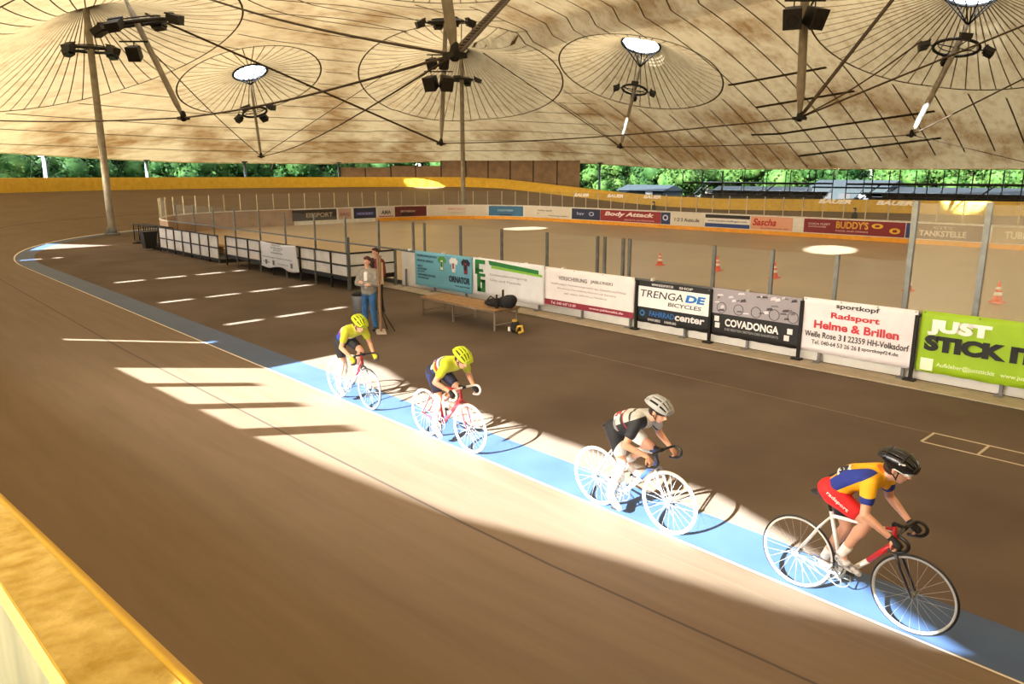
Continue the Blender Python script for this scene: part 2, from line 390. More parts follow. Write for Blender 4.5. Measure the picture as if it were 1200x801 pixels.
# cyan jersey banner
t, W, H = banner('cyan banner printed with three little jerseys, leftmost on the near rink boards', 486, 553, (294, 300), (333, 344), '#6fb4cc')
TD = '#1d4257'
for i, (w, zz, q) in enumerate(((.36, .88, 'FAHRRADBEKLEIDUNG'), (.30, .74, 'INDIVIDUELL BEDRUCKT'), (.10, .58, 'TRIKOTS'), (.17, .50, 'RADHOSEN'), (.13, .42, 'JACKEN'), (.33, .33, 'VEREINSBEKLEIDUNG'), (.2, .25, 'www.fahrrad'))):
    text_mesh(q, .05*W, (.05+w)*W, (zz-.04)*H, (zz+.02)*H, col(TD), t, -.012)
for i, (c1, c2, c3) in enumerate((('#4e9a3a', '#e8efe4', '#2b7a2a'), ('#eef0f0', '#eef0f0', '#c25a4a'), ('#1b1f2e', '#b02a34', '#1b1f2e'))):
    cx = (.50+.2*i)*W; w = .075*W; top = .93*H; bt = .52*H
    poly('printed_jersey', [(cx-.35*w, bt), (cx+.35*w, bt), (cx+.4*w, top-.16*H), (cx+.75*w, top-.2*H), (cx+w, top-.1*H), (cx+.4*w, top), (cx+.15*w, top-.02*H), (cx-.15*w, top-.02*H), (cx-.4*w, top), (cx-w, top-.1*H), (cx-.75*w, top-.2*H), (cx-.4*w, top-.16*H)], c1, t)
    poly('jersey_chest', [(cx-.3*w, bt+.02*H), (cx+.3*w, bt+.02*H), (cx+.25*w, top-.12*H), (cx-.25*w, top-.12*H)], c2, t, -.02)
    rect('jersey_stripe', cx-.05*W*.3, cx+.05*W*.3, bt+.1*H, top-.16*H, c3, t, -.026)
text_mesh('ORNATOR', .62*W, .97*W, .24*H, .42*H, col('#182c44'), t, -.014, .04)
text_mesh('www.sportswear', .72*W, .97*W, .12*H, .18*H, col(TD), t, -.014)
# green G banner
t, W, H = banner('white banner with big green letter G and green brush stripe, above the low table', 554, 638, (301, 311), (344, 357), '#e4e5e8')
GR = '#1f7a35'
for r in ((.04, .19, .84, .95), (.04, .10, .55, .84), (.04, .16, .62, .70), (.07, .19, .50, .58), (.07, .12, .08, .5), (.07, .19, .08, .18), (.14, .19, .18, .42), (.12, .19, .34, .42)):
    rect('green_letter', r[0]*W, r[1]*W, r[2]*H, r[3]*H, GR, t)
poly('green_stripe', [(.24*W, .96*H), (.93*W, .86*H), (.93*W, .76*H), (.26*W, .84*H)], GR, t)
poly('light_stripe', [(.28*W, .83*H), (.97*W, .76*H), (.98*W, .70*H), (.28*W, .76*H)], '#8cc63f', t, -.01)
text_mesh('Gebaudereinigung', .26*W, .78*W, .55*H, .62*H, col('#9a9aa2'), t, -.014, 0)
text_mesh('Glas und Fassade', .26*W, .7*W, .42*H, .48*H, col('#9a9aa2'), t, -.014, 0)
# insurance banner
t, W, H = banner('white and pale pink insurance banner with maroon bottom strip', 639, 744, (312, 325), (357, 372), '#e8e2e0')
rect('maroon_strip', 0, W, 0, .15*H, '#8a2238', t)
text_mesh('VERSICHERUNG', .17*W, .50*W, .70*H, .80*H, col('#77706e'), t, -.014, .01); text_mesh('JABLONSKI', .54*W, .78*W, .70*H, .80*H, col('#77706e'), t, -.014, .01)
for i, q in enumerate(('Unabhangiger Versicherungsmakler fur Gewerbe und Privat', 'Beratung  Vermittlung  Betreuung  Service', 'seit vielen Jahren in Hamburg')):
    text_mesh(q, (.08+.08*i)*W, (.92-.1*i)*W, (.56-.11*i)*H, (.61-.11*i)*H, col('#aaa19c'), t, -.014, 0)
text_mesh('Tel. 040 647 13 89', .08*W, .38*W, .04*H, .11*H, col('#e9c9cd'), t, -.02, .02); text_mesh('www.jablonski.de', .53*W, .9*W, .04*H, .11*H, col('#e9c9cd'), t, -.02, .02)
# trenga
t, W, H = banner('white over black bicycle shop banner with large blue letters DE', 746.5, 833, (328, 338), (375, 391), '#16181c')
rect('white_field', 0, W, .37*H, .87*H, '#e9ecec', t)
text_mesh('TRENGA', .07*W, .66*W, .62*H, .79*H, col('#23272b'), t, -.02, 0, .15)
text_mesh('DE', .69*W, .95*W, .62*H, .79*H, col('#1c78c8'), t, -.02, .045, .15)
text_mesh('BICYCLES', .46*W, .90*W, .47*H, .56*H, col('#3c4044'), t, -.02, .01, .1)
text_mesh('FAHRRAD', .20*W, .55*W, .17*H, .30*H, col('#2467ad'), t, -.014, .02, .1); text_mesh('center', .56*W, .95*W, .16*H, .31*H, col('#e6e6e6'), t, -.014, .03, .1)
g = MB(); g.torus((.1*W, -.014, .22*H), .055, .018, (0, 1, 0), 24, 6); g.build('round_emblem', col('#3b86cf'), t)
text_mesh('WWW.BERG', .18*W, .36*W, .05*H, .11*H, col('#c9c9c9'), t, -.014); text_mesh('HAMBURG', .42*W, .58*W, .05*H, .11*H, col('#c9c9c9'), t, -.014)
text_mesh('WWW.RADSPORT.DE', .22*W, .52*W, .905*H, .96*H, col('#d9d9d9'), t, -.014); text_mesh('SHOP', .6*W, .78*W, .905*H, .96*H, col('#d9d9d9'), t, -.014)
# covadonga
t, W, H = banner('black banner with white lettering under a grey photo of racing wheels', 836, 941, (337, 349), (391, 410), '#161618')
rect('photo_field', 0, W, .47*H, H, '#9c979e', t)
rnd = random.Random(3)
for i in range(30):
    x = rnd.uniform(.02, .92)*W; z = rnd.uniform(.52, .93)*H; w = rnd.uniform(.03, .09)*W; h = rnd.uniform(.03, .09)*H
    h = min(h, H-z-.01); w = min(w, W-x-.01)
    poly('photo_shape', [(x, z), (x+w, z+h*.3), (x+w*.8, z+h), (x+w*.1, z+h*.7)], rnd.choice(['#4a454c', '#39353c', '#6e6870', '#cfcad0', '#d9d6da']), t, -.016-.002*(i % 3))
for i in range(5):
    g = MB(); g.torus((W*(.12+.2*i), -.022, .60*H), .11, .006, (0, 1, 0), 28, 5); g.build('photo_wheel', col('#3a363c'), t)
text_mesh('COVADONGA', .17*W, .78*W, .22*H, .38*H, col('#efefef'), t, -.014, .03)
text_mesh('DIE BESTEN SEITEN DES RADSPORTS', .17*W, .78*W, .13*H, .18*H, col('#8e8e8e'), t, -.014)
for x, z in ((.04, .30), (.05, .16), (.87, .26), (.84, .12)): rect('white_square', x*W, (x+.055)*W, z*H, (z+.11)*H, '#e6e6e6', t)
# sportkopf
t, W, H = banner('white banner with two lines of red lettering and small black address lines', 942.5, 1077, (348, 363), (411, 432), '#e6e2e6')
RD = '#c8323c'
text_mesh('sportkopf', .31*W, .69*W, .84*H, .95*H, col('#2b2b2f'), t, -.014, .02)
text_mesh('Radsport', .27*W, .70*W, .64*H, .78*H, col(RD), t, -.014, .03)
text_mesh('Helme & Brillen', .12*W, .87*W, .45*H, .60*H, col(RD), t, -.014, .03)
text_mesh('Weiße Rose 3 | 22359 HH-Volksdorf', .04*W, .96*W, .28*H, .39*H, col('#3a3b40'), t, -.014, .015)
text_mesh('Tel. 040-64 53 26 26 | sportkopf24.de', .11*W, .88*W, .15*H, .23*H, col('#4a4b50'), t, -.014, .01)
# just stick it
t, W, H = banner('lime green banner with white over black lettering at the right end of the near boards', 1081, 1296, (364, 388), (436, 470), '#9cc41c', wob=.02)
text_mesh('JUST', .05*W, .43*W, .62*H, .88*H, col('#f2f4ea'), t, -.03, .07)
text_mesh('STICK IT', .04*W, .70*W, .36*H, .62*H, col('#0e1206'), t, -.036, .07)
rect('white_square', .03*W, .11*W, .03*H, .23*H, '#eef2d8', t, -.03)
text_mesh('Aufkleber@juststickit   www.juststickit.de', .13*W, .8*W, .10*H, .19*H, col('#e6f0c0'), t, -.03, .01)
# far ads along the perimeter -------------------------------------------------
def board_ad(label, x0, x1, base, parts=(), cat='advertising board'):
    s0, s1 = s_at_px(x0), s_at_px(x1); c, tt, nn = pp((s0+s1)/2, .012)
    a = math.atan2(tt.y, tt.x); t = thing('rink_advert', label, cat, (c.x, c.y, .30), a, 'adverts on the far rink boards'); L = s1-s0
    g = MB(); inv_ = Matrix.Rotation(-a, 3, 'Z'); rings = []; k = max(2, int(L/.6))
    z0, z1 = 0, .80
    for i in range(k+1):
        q, q2 = pp(s0+L*i/k, .004)[0]-c, pp(s0+L*i/k, .016)[0]-c; q = inv_ @ V((q.x, q.y, 0)); q2 = inv_ @ V((q2.x, q2.y, 0))
        rings.append([q+V((0, 0, z0)), q2+V((0, 0, z0)), q2+V((0, 0, z1)), q+V((0, 0, z1))])
    g.loft(rings, 0, True, True, False); g.build('panel', col(base), t)
    for p in parts:
        if p[0] == 't': text_mesh(p[1], (p[2]-.5)*L, (p[3]-.5)*L, p[4]*.8, p[5]*.8, col(p[6]), t, -.03, p[7] if len(p) > 7 else .01, p[8] if len(p) > 8 else 0)
        else: rect('colour_field', (p[1]-.5)*L, (p[2]-.5)*L, p[3]*.8, p[4]*.8, p[5], t, -.02)
board_ad('dark advert on the far rink boards, first from the left with pale lettering', 343, 395, '#2e2723', [('t', 'EISSPORT', .3, .9, .3, .7, '#b9aa95')])
board_ad('small dusty pink advert next to the navy one at the rink corner', 397, 412, '#b89a8c', [('t', 'RING', .15, .85, .3, .6, '#7d4f4a')])
board_ad('navy advert with violet band on the far boards at the rink corner', 415, 441, '#1f2440', [('r', .08, .92, .3, .6, '#3d3f86'), ('t', 'HOCKEY', .15, .85, .35, .55, '#aeb0d8')])
board_ad('narrow white advert with grey mountain emblem between navy and dark red ones', 443, 462, '#cfc8c0', [('t', 'AMA', .2, .8, .3, .7, '#5c5550', .04), ('r', .05, .95, .04, .16, '#b56d60')])
board_ad('dark red and black advert with two rows of small pale lettering', 463, 500, '#5c1d1c', [('r', 0, 1, .1, .42, '#2a1614'), ('t', 'SPORTVERSAND HH', .06, .94, .42, .62, '#d8c7b6')])
board_ad('long white advert with pale pink lettering and green blots at both ends', 502, 570, '#d3ccc0', [('t', 'IMMOBILIEN', .3, .72, .55, .8, '#c98e80'), ('t', 'HAUSVERWALTUNG', .3, .72, .2, .4, '#a8a49a'), ('r', .04, .13, .15, .5, '#6d9a84'), ('r', .80, .95, .2, .55, '#7da07c')])
board_ad('blue glossy advert on the far boards left of the white one', 573, 613, '#2d6b96', [('r', 0, 1, .0, .18, '#1a3f66'), ('t', 'STADTWERKE', .25, .75, .45, .65, '#a9cbe0')])
board_ad('white advert with two staggered lines of black lettering', 615, 668, '#d6cfc2', [('t', 'Hier konnte auch', .06, .6, .6, .78, '#2f2b2a'), ('t', 'Ihre', .06, .3, .3, .45, '#2f2b2a'), ('t', 'Werbung stehen', .52, .96, .1, .26, '#2f2b2a')])
board_ad('navy advert with two pale crests left of the dark red advert with slanted lettering', 670, 703, '#1d2547', [('t', 'hsv', .2, .45, .4, .7, '#a9aed0'), ('t', 'O', .62, .80, .35, .75, '#a9aed0', .03)])
board_ad('dark red advert with white slanted lettering on the far boards above the middle banners', 703.3, 774, '#8e1f26', [('t', 'Body Attack', .08, .90, .38, .86, '#f0dcd8', .04, .25), ('t', 'SPORTS NUTRITION', .42, .9, .12, .24, '#d9a8a6')])
board_ad('small navy square with pale emblem right of the dark red slanted lettering', 774.3, 785, '#1d2f5e', [('t', 'O', .2, .8, .3, .8, '#c9d0e8', .03)])
board_ad('white advert with dark lettering between the navy square and striped one', 786, 824, '#d9d2c4', [('t', '1·2·3 Auto.de', .12, .88, .3, .6, '#3c3a40', .02)])
board_ad('advert striped black, white and blue with one line of lettering', 826, 878, '#e2ded6', [('r', 0, 1, .72, 1, '#1c1513'), ('r', 0, 1, 0, .3, '#1f3f7e'), ('t', 'www.kanzlei-stellingen.com', .06, .94, .4, .58, '#2a3a66')])
board_ad('salmon orange advert with red script lettering', 879, 928, '#dba184', [('t', 'Sascha', .05, .62, .3, .85, '#b52c22', .03, .3), ('t', 'Schlosserei', .25, .9, .08, .2, '#8d4a38')])
board_ad('maroon advert with yellow lettering and two yellow lips', 941, 1059, '#7c1620', [('t', "BUDDY'S", .34, .66, .40, .92, '#d8a23c', .03), ('t', 'COCA FLEET', .05, .28, .58, .72, '#d9b7b4', .02), ('t', 'GASTRONOMIE', .05, .24, .40, .50, '#d9b7b4'), ('t', 'FOOD AND DRINKS', .34, .66, .18, .28, '#d9b7b4'), ('t', 'O', .69, .80, .5, .85, '#e0b12c', .06), ('t', 'O', .86, .96, .2, .6, '#e0b12c', .06)])
board_ad('narrow navy strip advert beside the maroon lips advert', 1060, 1065.5, '#27336e')
board_ad('brown advert with pale capital letters seen through the tall glass', 1068, 1150, '#6e5a48', [('t', 'TANKSTELLE', .1, .78, .2, .58, '#d5c8b4', .03), ('t', 'CITY', .3, .6, .68, .86, '#b8a892')])
board_ad('pale tan advert at the right edge behind the tall glass', 1160, 1240, '#a8987c', [('t', 'TUBES', .2, .6, .3, .75, '#e5dcc4', .03)])
# white brand marks on the top of the far panes
for i, px in enumerate((681, 720, 763, 974, 1043)):
    s0 = s_at_px(px); c, tt, nn = pp(s0, .02); a = math.atan2(tt.y, tt.x); L = 1.5 if px < 900 else 1.9
    zz = 2.0
    d = thing('glass_decal', '', 'decal', (c.x, c.y, zz), a, 'white decals on the far glass')
    d['label'] = ['white lettered decal on far glass above the navy crest advert', 'white lettered decal on far glass above the dark red slanted lettering', 'white lettered decal on far glass above the small navy square', 'white lettered decal on far glass above the left end of the maroon advert', 'white lettered decal on far glass above the yellow lips'][i]
    text_mesh('BAUER', -L/2, L/2, 0, .24, col('#e8e6dc'), d, 0, .05, .3)
# ------------------------------------------------------------------ rail all the way round (yellow balustrade)
YEL = mat('yellow balustrade paint', (.62, .36, .015, 1), .5, 0, .12, 3, col2=(.74, .47, .03, 1), bump=.25)
YD = mat('yellow lip paint', (.50, .26, .012, 1), .55, 0, .1, 6)
PALE = mat('yellow outer face paled as lit', (.50, .46, .24, 1), .7, 0, .1, 5)  # outer face coloured paler to carry the daylight falling on it
g = MB(); rings = []; SR = [55-i*.5 for i in range(int((55+LC+26)/.5))]+[-LC-26-i*.12 for i in range(120)]+[-LC-41-i for i in range(12)]
def rp_(s, r, z): q = path(s, r); q.z = z; return q
rings = []
for s in SR:
    zt = ztop(s); rings.append([rp_(s, RO+.0, zt-1.1), rp_(s, RO+.012, zt-.035), rp_(s, RO+.022, zt-.012), rp_(s, RO+.045, zt), rp_(s, RO+.185, zt+.004), rp_(s, RO+.2, zt-.01)])
g.loft([r_[:5] for r_ in rings], 0, False, False, True); g.loft([[r_[4]-V((0, 0, .0015)), r_[5]] for r_ in rings], 0, False, False, True)
g.loft([[r_[3].lerp(r_[4], .06)+V((0, 0, .002)), r_[3].lerp(r_[4], .98)+V((0, 0, .002))] for r_ in rings], 1, False, False, True)
o = g.build('wall_balustrade', [YEL, mat('worn shade-darkened yellow coping', (.30, .175, .012, 1), .75, 0, .1, 14, col2=(.50, .34, .08, 1), bump=.4, spec=.15)]); tag(o, kind='structure')  # coping is worn and mottled, its base also darkened in place of shade
g = MB(); g.loft([[rp_(s, RO+.2, ztop(s)-.01), rp_(s, RO+.225, ztop(s)-.6), rp_(s, RO+.225, -.02), rp_(s, RO+.0, -.02)] for s in SR], 0, False, False, False)
o = g.build('wall_balustrade_outer', PALE); tag(o, kind='structure')
# ------------------------------------------------------------------ roof
CONES = dict(N=(-14.4, 10.8, 12.9, 7.0, 1.45), Ep=(-35.4, 10.9, 12.5, 6.4, 1.4), Fc=(-14.3, 27.8, 16.4, 7.5, 1.5), G=(-36, 28.5, 16.8, 7.5, 1.4),
  D=(-15, 48.5, 13.4, 8.3, 1.4), C=(-37.2, 48.0, 13.3, 6.2, 1.45), A=(-57.6, 26.2, 11.3, 5.3, 1.25), M1=(-50.6, 13.4, 13.5, 8.6, .0), M2=(-50.4, 41.2, 13.9, 8.4, .0))
def yfar(x): return 64.5+2.6*min(1, max(0, (x+31)/12))
def edge_pts():
    P = []
    x = 22.
    while x > -35: P.append((x, yfar(x))); x -= 1.5
    k = 70
    for i in range(k+1):
        a = PI/2+PI*i/k; rr = 36.0
        if a > PI: rr = 36.0-(36.0-31.5)*((a-PI)/(PI/2))**1.5
        P.append((XC+rr*math.cos(a), YC+rr*math.sin(a)))
    x = -33.5
    while x < 22.1: P.append((x, -3.0)); x += 1.5
    return P
EDGE = edge_pts(); NE = len(EDGE)
def seg_d(px, py, a, b):
    dx, dy = b[0]-a[0], b[1]-a[1]; l = dx*dx+dy*dy; t = max(0, min(1, ((px-a[0])*dx+(py-a[1])*dy)/l)) if l else 0
    return math.hypot(px-a[0]-t*dx, py-a[1]-t*dy)
def dedge(x, y):     # distance to the roof edge
    if x >= XC: return max(0, min(yfar(x)-y, y+3.0))
    a = math.atan2(y-YC, x-XC) % (2*PI); rr = 36. if a <= PI else 36.-4.5*((a-PI)/(PI/2))**1.5
    return max(0, rr-math.hypot(x-XC, y-YC))
def zedge(x, y):
    far = 4.75
    if x > -56 and y > 40:
        t = min(1, max(0, (x+56)/12)); far = 5.05*(1-t)+4.22*t if x > -56 else far
        far = far-.15*min(1, max(0, (x+44)/30))
    elif x <= -56 and y > 40: far = 4.85+.2*min(1, max(0, (y-44)/6))
    near = 5.17
    if x > -3: near = 5.17-.27*(x+3)
    near = max(near, 4.55)
    if x < -10.2: near += .2*min(1, (-10.2-x)/.8)
    if x < -13.2: near += 2.3*min(1, (-13.2-x)/4)*max(0, min(1, (x+47)/6))  # unseen near edge dips and rises, shaped to steer sunlight onto the floor
    w = min(1, max(0, (y-5)/20)); return near*(1-w)+far*w
def z0(x, y):
    d = dedge(x, y); z = zedge(x, y)+12.5*math.tanh(d/25)
    return z
def zr(x, y):
    z = z0(x, y)
    for cx, cy, zt, R, rh in CONES.values():
        q = math.hypot(x-cx, y-cy)
        if q < R:
            t = max(0, (q-rh)/(R-rh)); z += (zt-z0(cx, cy))*(1-t)**(1.75 if rh == 0 else 1.5)
    return z
pts = []; 
for p in EDGE: pts.append(p)
for cx, cy, zt, R, rh in CONES.values():
    q = rh if rh > 0 else .25
    while q <= R+.01:
        nseg = 24 if q < .5 else 56
        for i in range(nseg): pts.append((cx+q*math.cos(2*PI*i/nseg), cy+q*math.sin(2*PI*i/nseg)))
        q += max(.22, (q-rh)*.16+.2) if q < R-.001 else 1
        if R-.3 < q < R: q = R
gx = -72
while gx < 22:
    gy = -3
    while gy < 65:
        if dedge(gx, gy) > .35 and all(math.hypot(gx-c[0], gy-c[1]) > c[3]+.4 for c in CONES.values()): pts.append((gx, gy))
        gy += 1.0
    gx += 1.0
res = delaunay_2d_cdt([V(p) for p in pts], [(i, (i+1) % NE) for i in range(NE)], [], 0, 1e-4)
vs, fs = res[0], res[2]
keep = []
for f in fs:
    cx = sum(vs[i].x for i in f)/len(f); cy = sum(vs[i].y for i in f)/len(f)
    if cx < 22 and dedge(cx, cy) > .02 and all(math.hypot(cx-c[0], cy-c[1]) > c[4]-.005 for c in CONES.values()): keep.append(tuple(f))
rf = MB(); rf.add([(p.x, p.y, zr(p.x, p.y)) for p in vs], keep, 0, True)
def ribbon(g, pts2, w=.06, m=1, drop=.03, skip=None):
    run = []
    def flush():
        if len(run) > 1:
            rings = []
            for i, (x, y) in enumerate(run):
                a = run[max(i-1, 0)]; b = run[min(i+1, len(run)-1)]; tx, ty = b[0]-a[0], b[1]-a[1]; l = math.hypot(tx, ty) or 1
                nx_, ny_ = -ty/l*w/2, tx/l*w/2
                rings.append([V((x+nx_, y+ny_, zr(x+nx_, y+ny_)-drop)), V((x-nx_, y-ny_, zr(x-nx_, y-ny_)-drop))])
            g.loft(rings, m, False, False, True)
        run.clear()
    for p in pts2:
        if skip and skip(*p): flush()
        else: run.append(p)
    flush()
for key, (cx, cy, zt, R, rh) in CONES.items():
    nr = 60 if R > 8 else 44
    for i in range(nr):
        a = 2*PI*(i+.5)/nr; q0 = max(rh, .5)
        ribbon(rf, [(cx+math.cos(a)*(q0+(R-q0)*k/14), cy+math.sin(a)*(q0+(R-q0)*k/14)) for k in range(15)], .065)
    ribbon(rf, [(cx+math.cos(2*PI*k/72)*R, cy+math.sin(2*PI*k/72)*R) for k in range(73)], .12)
inc = lambda x, y: any(math.hypot(x-c[0], y-c[1]) < c[3] for c in CONES.values()) or dedge(x, y) < .1
# seams across the far part run to the edge, seams of the curve run round it
x = -47.
while x < 20:
    ribbon(rf, [(x, 20+k*.75) for k in range(60)], .10, drop=.2, skip=inc); x += 2.0
for rr in [9+1.9*k for k in range(14)]:
    ribbon(rf, [(XC+rr*math.cos(a), YC+rr*math.sin(a)) for a in [math.radians(112+2*k) for k in range(76)]], .09, drop=.16, skip=lambda x, y: inc(x, y) or x > -41)
x = -40.
while x < 20:
    ribbon(rf, [(x, -2.9+k*.75) for k in range(28)], .10, drop=.2, skip=inc); x += 2.0
# transverse reinforcing bands near the far right edge
for y_, x0_, x1_ in ((62.0, -31, -20), (58.5, -33.5, -19.5), (54.5, -31, -23.5), (51.0, -34.5, -24)):
    ribbon(rf, [(x0_+(x1_-x0_)*k/20, y_) for k in range(21)], .28, m=2, drop=.24, skip=inc)
# wide dark valley seams
def valley(pts2, w=.3):
    ribbon(rf, pts2, w, m=2)
def roof_mat():
    m, nt, p, out = newmat('weathered cream tent membrane'); nt.nodes.remove(p)
    tc = N(nt, 'ShaderNodeTexCoord')
    def nz(scale, stretch, det=8, rough=.6):
        mp = N(nt, 'ShaderNodeMapping'); mp.inputs['Scale'].default_value = stretch; n = N(nt, 'ShaderNodeTexNoise'); n.inputs['Scale'].default_value = scale
        n.inputs['Detail'].default_value = det; n.inputs['Roughness'].default_value = rough; nt.links.new(tc.outputs['Object'], mp.inputs[0]); nt.links.new(mp.outputs[0], n.inputs['Vector']); return n
    big = nz(.13, (1, 1, 1), 4); fine = nz(1.5, (1.2, .3, 1), 12, .78)
    # dirt gathers between the cones (away from every high point)
    dist = None
    for key, (cx, cy, zt, R, rh) in CONES.items():
        sb = N(nt, 'ShaderNodeVectorMath', operation='SUBTRACT'); sb.inputs[1].default_value = (cx, cy, 0)
        fl = N(nt, 'ShaderNodeVectorMath', operation='MULTIPLY'); fl.inputs[1].default_value = (1/R, 1/R, 0)
        ln = N(nt, 'ShaderNodeVectorMath', operation='LENGTH'); nt.links.new(tc.outputs['Object'], sb.inputs[0]); nt.links.new(sb.outputs[0], fl.inputs[0]); nt.links.new(fl.outputs[0], ln.inputs[0])
        if dist is None: dist = ln.outputs['Value']
        else:
            mn = N(nt, 'ShaderNodeMath', operation='MINIMUM'); nt.links.new(dist, mn.inputs[0]); nt.links.new(ln.outputs['Value'], mn.inputs[1]); dist = mn.outputs[0]
    mr = N(nt, 'ShaderNodeMapRange'); mr.inputs[1].default_value = .95; mr.inputs[2].default_value = 1.45; nt.links.new(dist, mr.inputs[0])
    mb_ = N(nt, 'ShaderNodeMapRange'); mb_.inputs[1].default_value = .45; mb_.inputs[2].default_value = .60; nt.links.new(big.outputs[0], mb_.inputs[0])
    m1 = N(nt, 'ShaderNodeMath', operation='MULTIPLY'); nt.links.new(mr.outputs[0], m1.inputs[0]); nt.links.new(mb_.outputs[0], m1.inputs[1])
    mf = N(nt, 'ShaderNodeMapRange'); mf.inputs[1].default_value = .46; mf.inputs[2].default_value = .66; nt.links.new(fine.outputs[0], mf.inputs[0])
    m2 = N(nt, 'ShaderNodeMath', operation='MULTIPLY_ADD'); m2.inputs[1].default_value = .75; nt.links.new(m1.outputs[0], m2.inputs[0])
    m3 = N(nt, 'ShaderNodeMath', operation='MULTIPLY'); m3.inputs[1].default_value = .50; nt.links.new(mf.outputs[0], m3.inputs[0]); nt.links.new(m3.outputs[0], m2.inputs[2])
    cl = N(nt, 'ShaderNodeClamp'); nt.links.new(m2.outputs[0], cl.inputs[0])
    def mixc(a, b):
        mx = N(nt, 'ShaderNodeMix', data_type='RGBA'); nt.links.new(cl.outputs[0], mx.inputs[0]); mx.inputs[6].default_value = a; mx.inputs[7].default_value = b; return mx.outputs[2]
    tl = N(nt, 'ShaderNodeBsdfTranslucent'); nt.links.new(mixc((.070, .0495, .0235, 1), (.030, .0145, .0042, 1)), tl.inputs[0])
    df = N(nt, 'ShaderNodeBsdfDiffuse'); nt.links.new(mixc((.45, .36, .22, 1), (.20, .12, .055, 1)), df.inputs[0])
    ms = N(nt, 'ShaderNodeMixShader'); ms.inputs[0].default_value = .55; nt.links.new(df.outputs[0], ms.inputs[1]); nt.links.new(tl.outputs[0], ms.inputs[2]); nt.links.new(ms.outputs[0], out.inputs[0])
    return m
RM = roof_mat()
roof = rf.build('roof_membrane', [RM, mat('membrane seam', (.13, .075, .03, 1), .8), mat('stained reinforcing band', (.11, .07, .035, 1), .8)])
tag(roof, kind='structure')
# edge hem
g = MB(); g.tube([V((x, y, zr(x, y)-.03)) for x, y in EDGE if x < 21], .06, 6); tag(g.build('trim_roof_edge', mat('pale edge hem', '#d8cba6', .6)), kind='structure')
# ------------------------------------------------------------------ skylights, struts, masts, lamp rings
SKY = glassmat('skylight glazing', (.60, .62, .64), .10, (.8, .83, .85))
where = dict(N='over the near straight, out in front', Ep='over the left infield, nearest', Fc='over the rink centre right', G='over the rink centre left', D='at the top right of the picture', C='right of the middle, white and bright', A='far left, smallest of the round ones')
def floodlight(g, c, out_, s=1.):
    """boxy housing with a hood and yoke pointing along out_ and down"""
    a = math.atan2(out_.y, out_.x); R = Matrix.Rotation(a, 3, 'Z') @ Matrix.Rotation(.35, 3, 'Y')
    g.box(c, (.42*s, .46*s, .2*s), R); g.box(c+R @ V((.05*s, 0, -.14*s)), (.36*s, .38*s, .1*s), R); g.box(c+R @ V((-.2*s, 0, .1*s)), (.1*s, .5*s, .05*s), R)
def lamp_ring(key, c, R_, label, nl=4, s=1.):
    t = thing('lamp_ring', label, 'lamp ring', c, 0, 'lamp rings under the tent roof')
    gx_, gy_ = (z0(c[0]+1, c[1])-z0(c[0]-1, c[1]))/2, (z0(c[0], c[1]+1)-z0(c[0], c[1]-1))/2
    if key != 'm': t.rotation_euler = V((-gx_, -gy_, 1)).to_track_quat('Z', 'Y').to_euler()
    g = MB(); g.torus((0, 0, 0), R_, .085, n=40, k=8); g.torus((0, 0, .16), R_*.8, .03, n=40, k=6)
    for i in range(4):
        a = PI/4+i*PI/2; g.tube([(0, 0, 0), (R_*math.cos(a), R_*math.sin(a), 0)], .03, 6)
    g.build('ring', SAT['lamp'], t)
    for i in range(nl):
        a = .55+2*PI*i/nl; q = V((math.cos(a), math.sin(a), 0))
        h = MB(); floodlight(h, q*(R_+.5*s)-V((0, 0, .02)), q, 1.25*s); h.tube([q*R_, q*(R_+.4)], .04, 6); h.build('floodlight', SAT['lamp'], t)
    return t
def skylight(key):
    cx, cy, zt, R, rh = CONES[key]; z = zr(cx+rh, cy)
    t = thing('skylight', 'round glazed skylight at a tent peak, '+where[key], 'skylight', (cx, cy, z), 0, 'skylights in the tent roof')
    gx_, gy_ = (zr(cx+rh, cy)-zr(cx-rh, cy))/(2*rh), (zr(cx, cy+rh)-zr(cx, cy-rh))/(2*rh); zc = (zr(cx, cy+rh)+zr(cx, cy-rh))/2-z
    T = lambda x, y, h=0.: V((x, y, zc+gx_*x+gy_*y+h))
    g = MB(); g.tube([T(rh*math.cos(2*PI*i/56), rh*math.sin(2*PI*i/56), -.03) for i in range(56)], .09, 8, 0, True, True); g.build('ring', SAT['dark'], t)
    g = MB(); n = 40; rings = [[T(rh*.98*q*math.cos(2*PI*i/n), rh*.98*q*math.sin(2*PI*i/n), .22*(1-q*q)) for i in range(n)] for q in (1, .75, .5, .25, .03)]
    g.loft(rings, 0, True, False, True); g.build('glazing', SKY, t)
    g = MB()
    for i in range(5):
        x = -rh+2*rh*(i+.5)/5; l = math.sqrt(rh*rh-x*x); g.tube([T(x, -l), T(x, l)], .02, 5); g.tube([T(-l, x), T(l, x)], .02, 5)
    g.build('glazing_bar', SAT['greyp'], t)
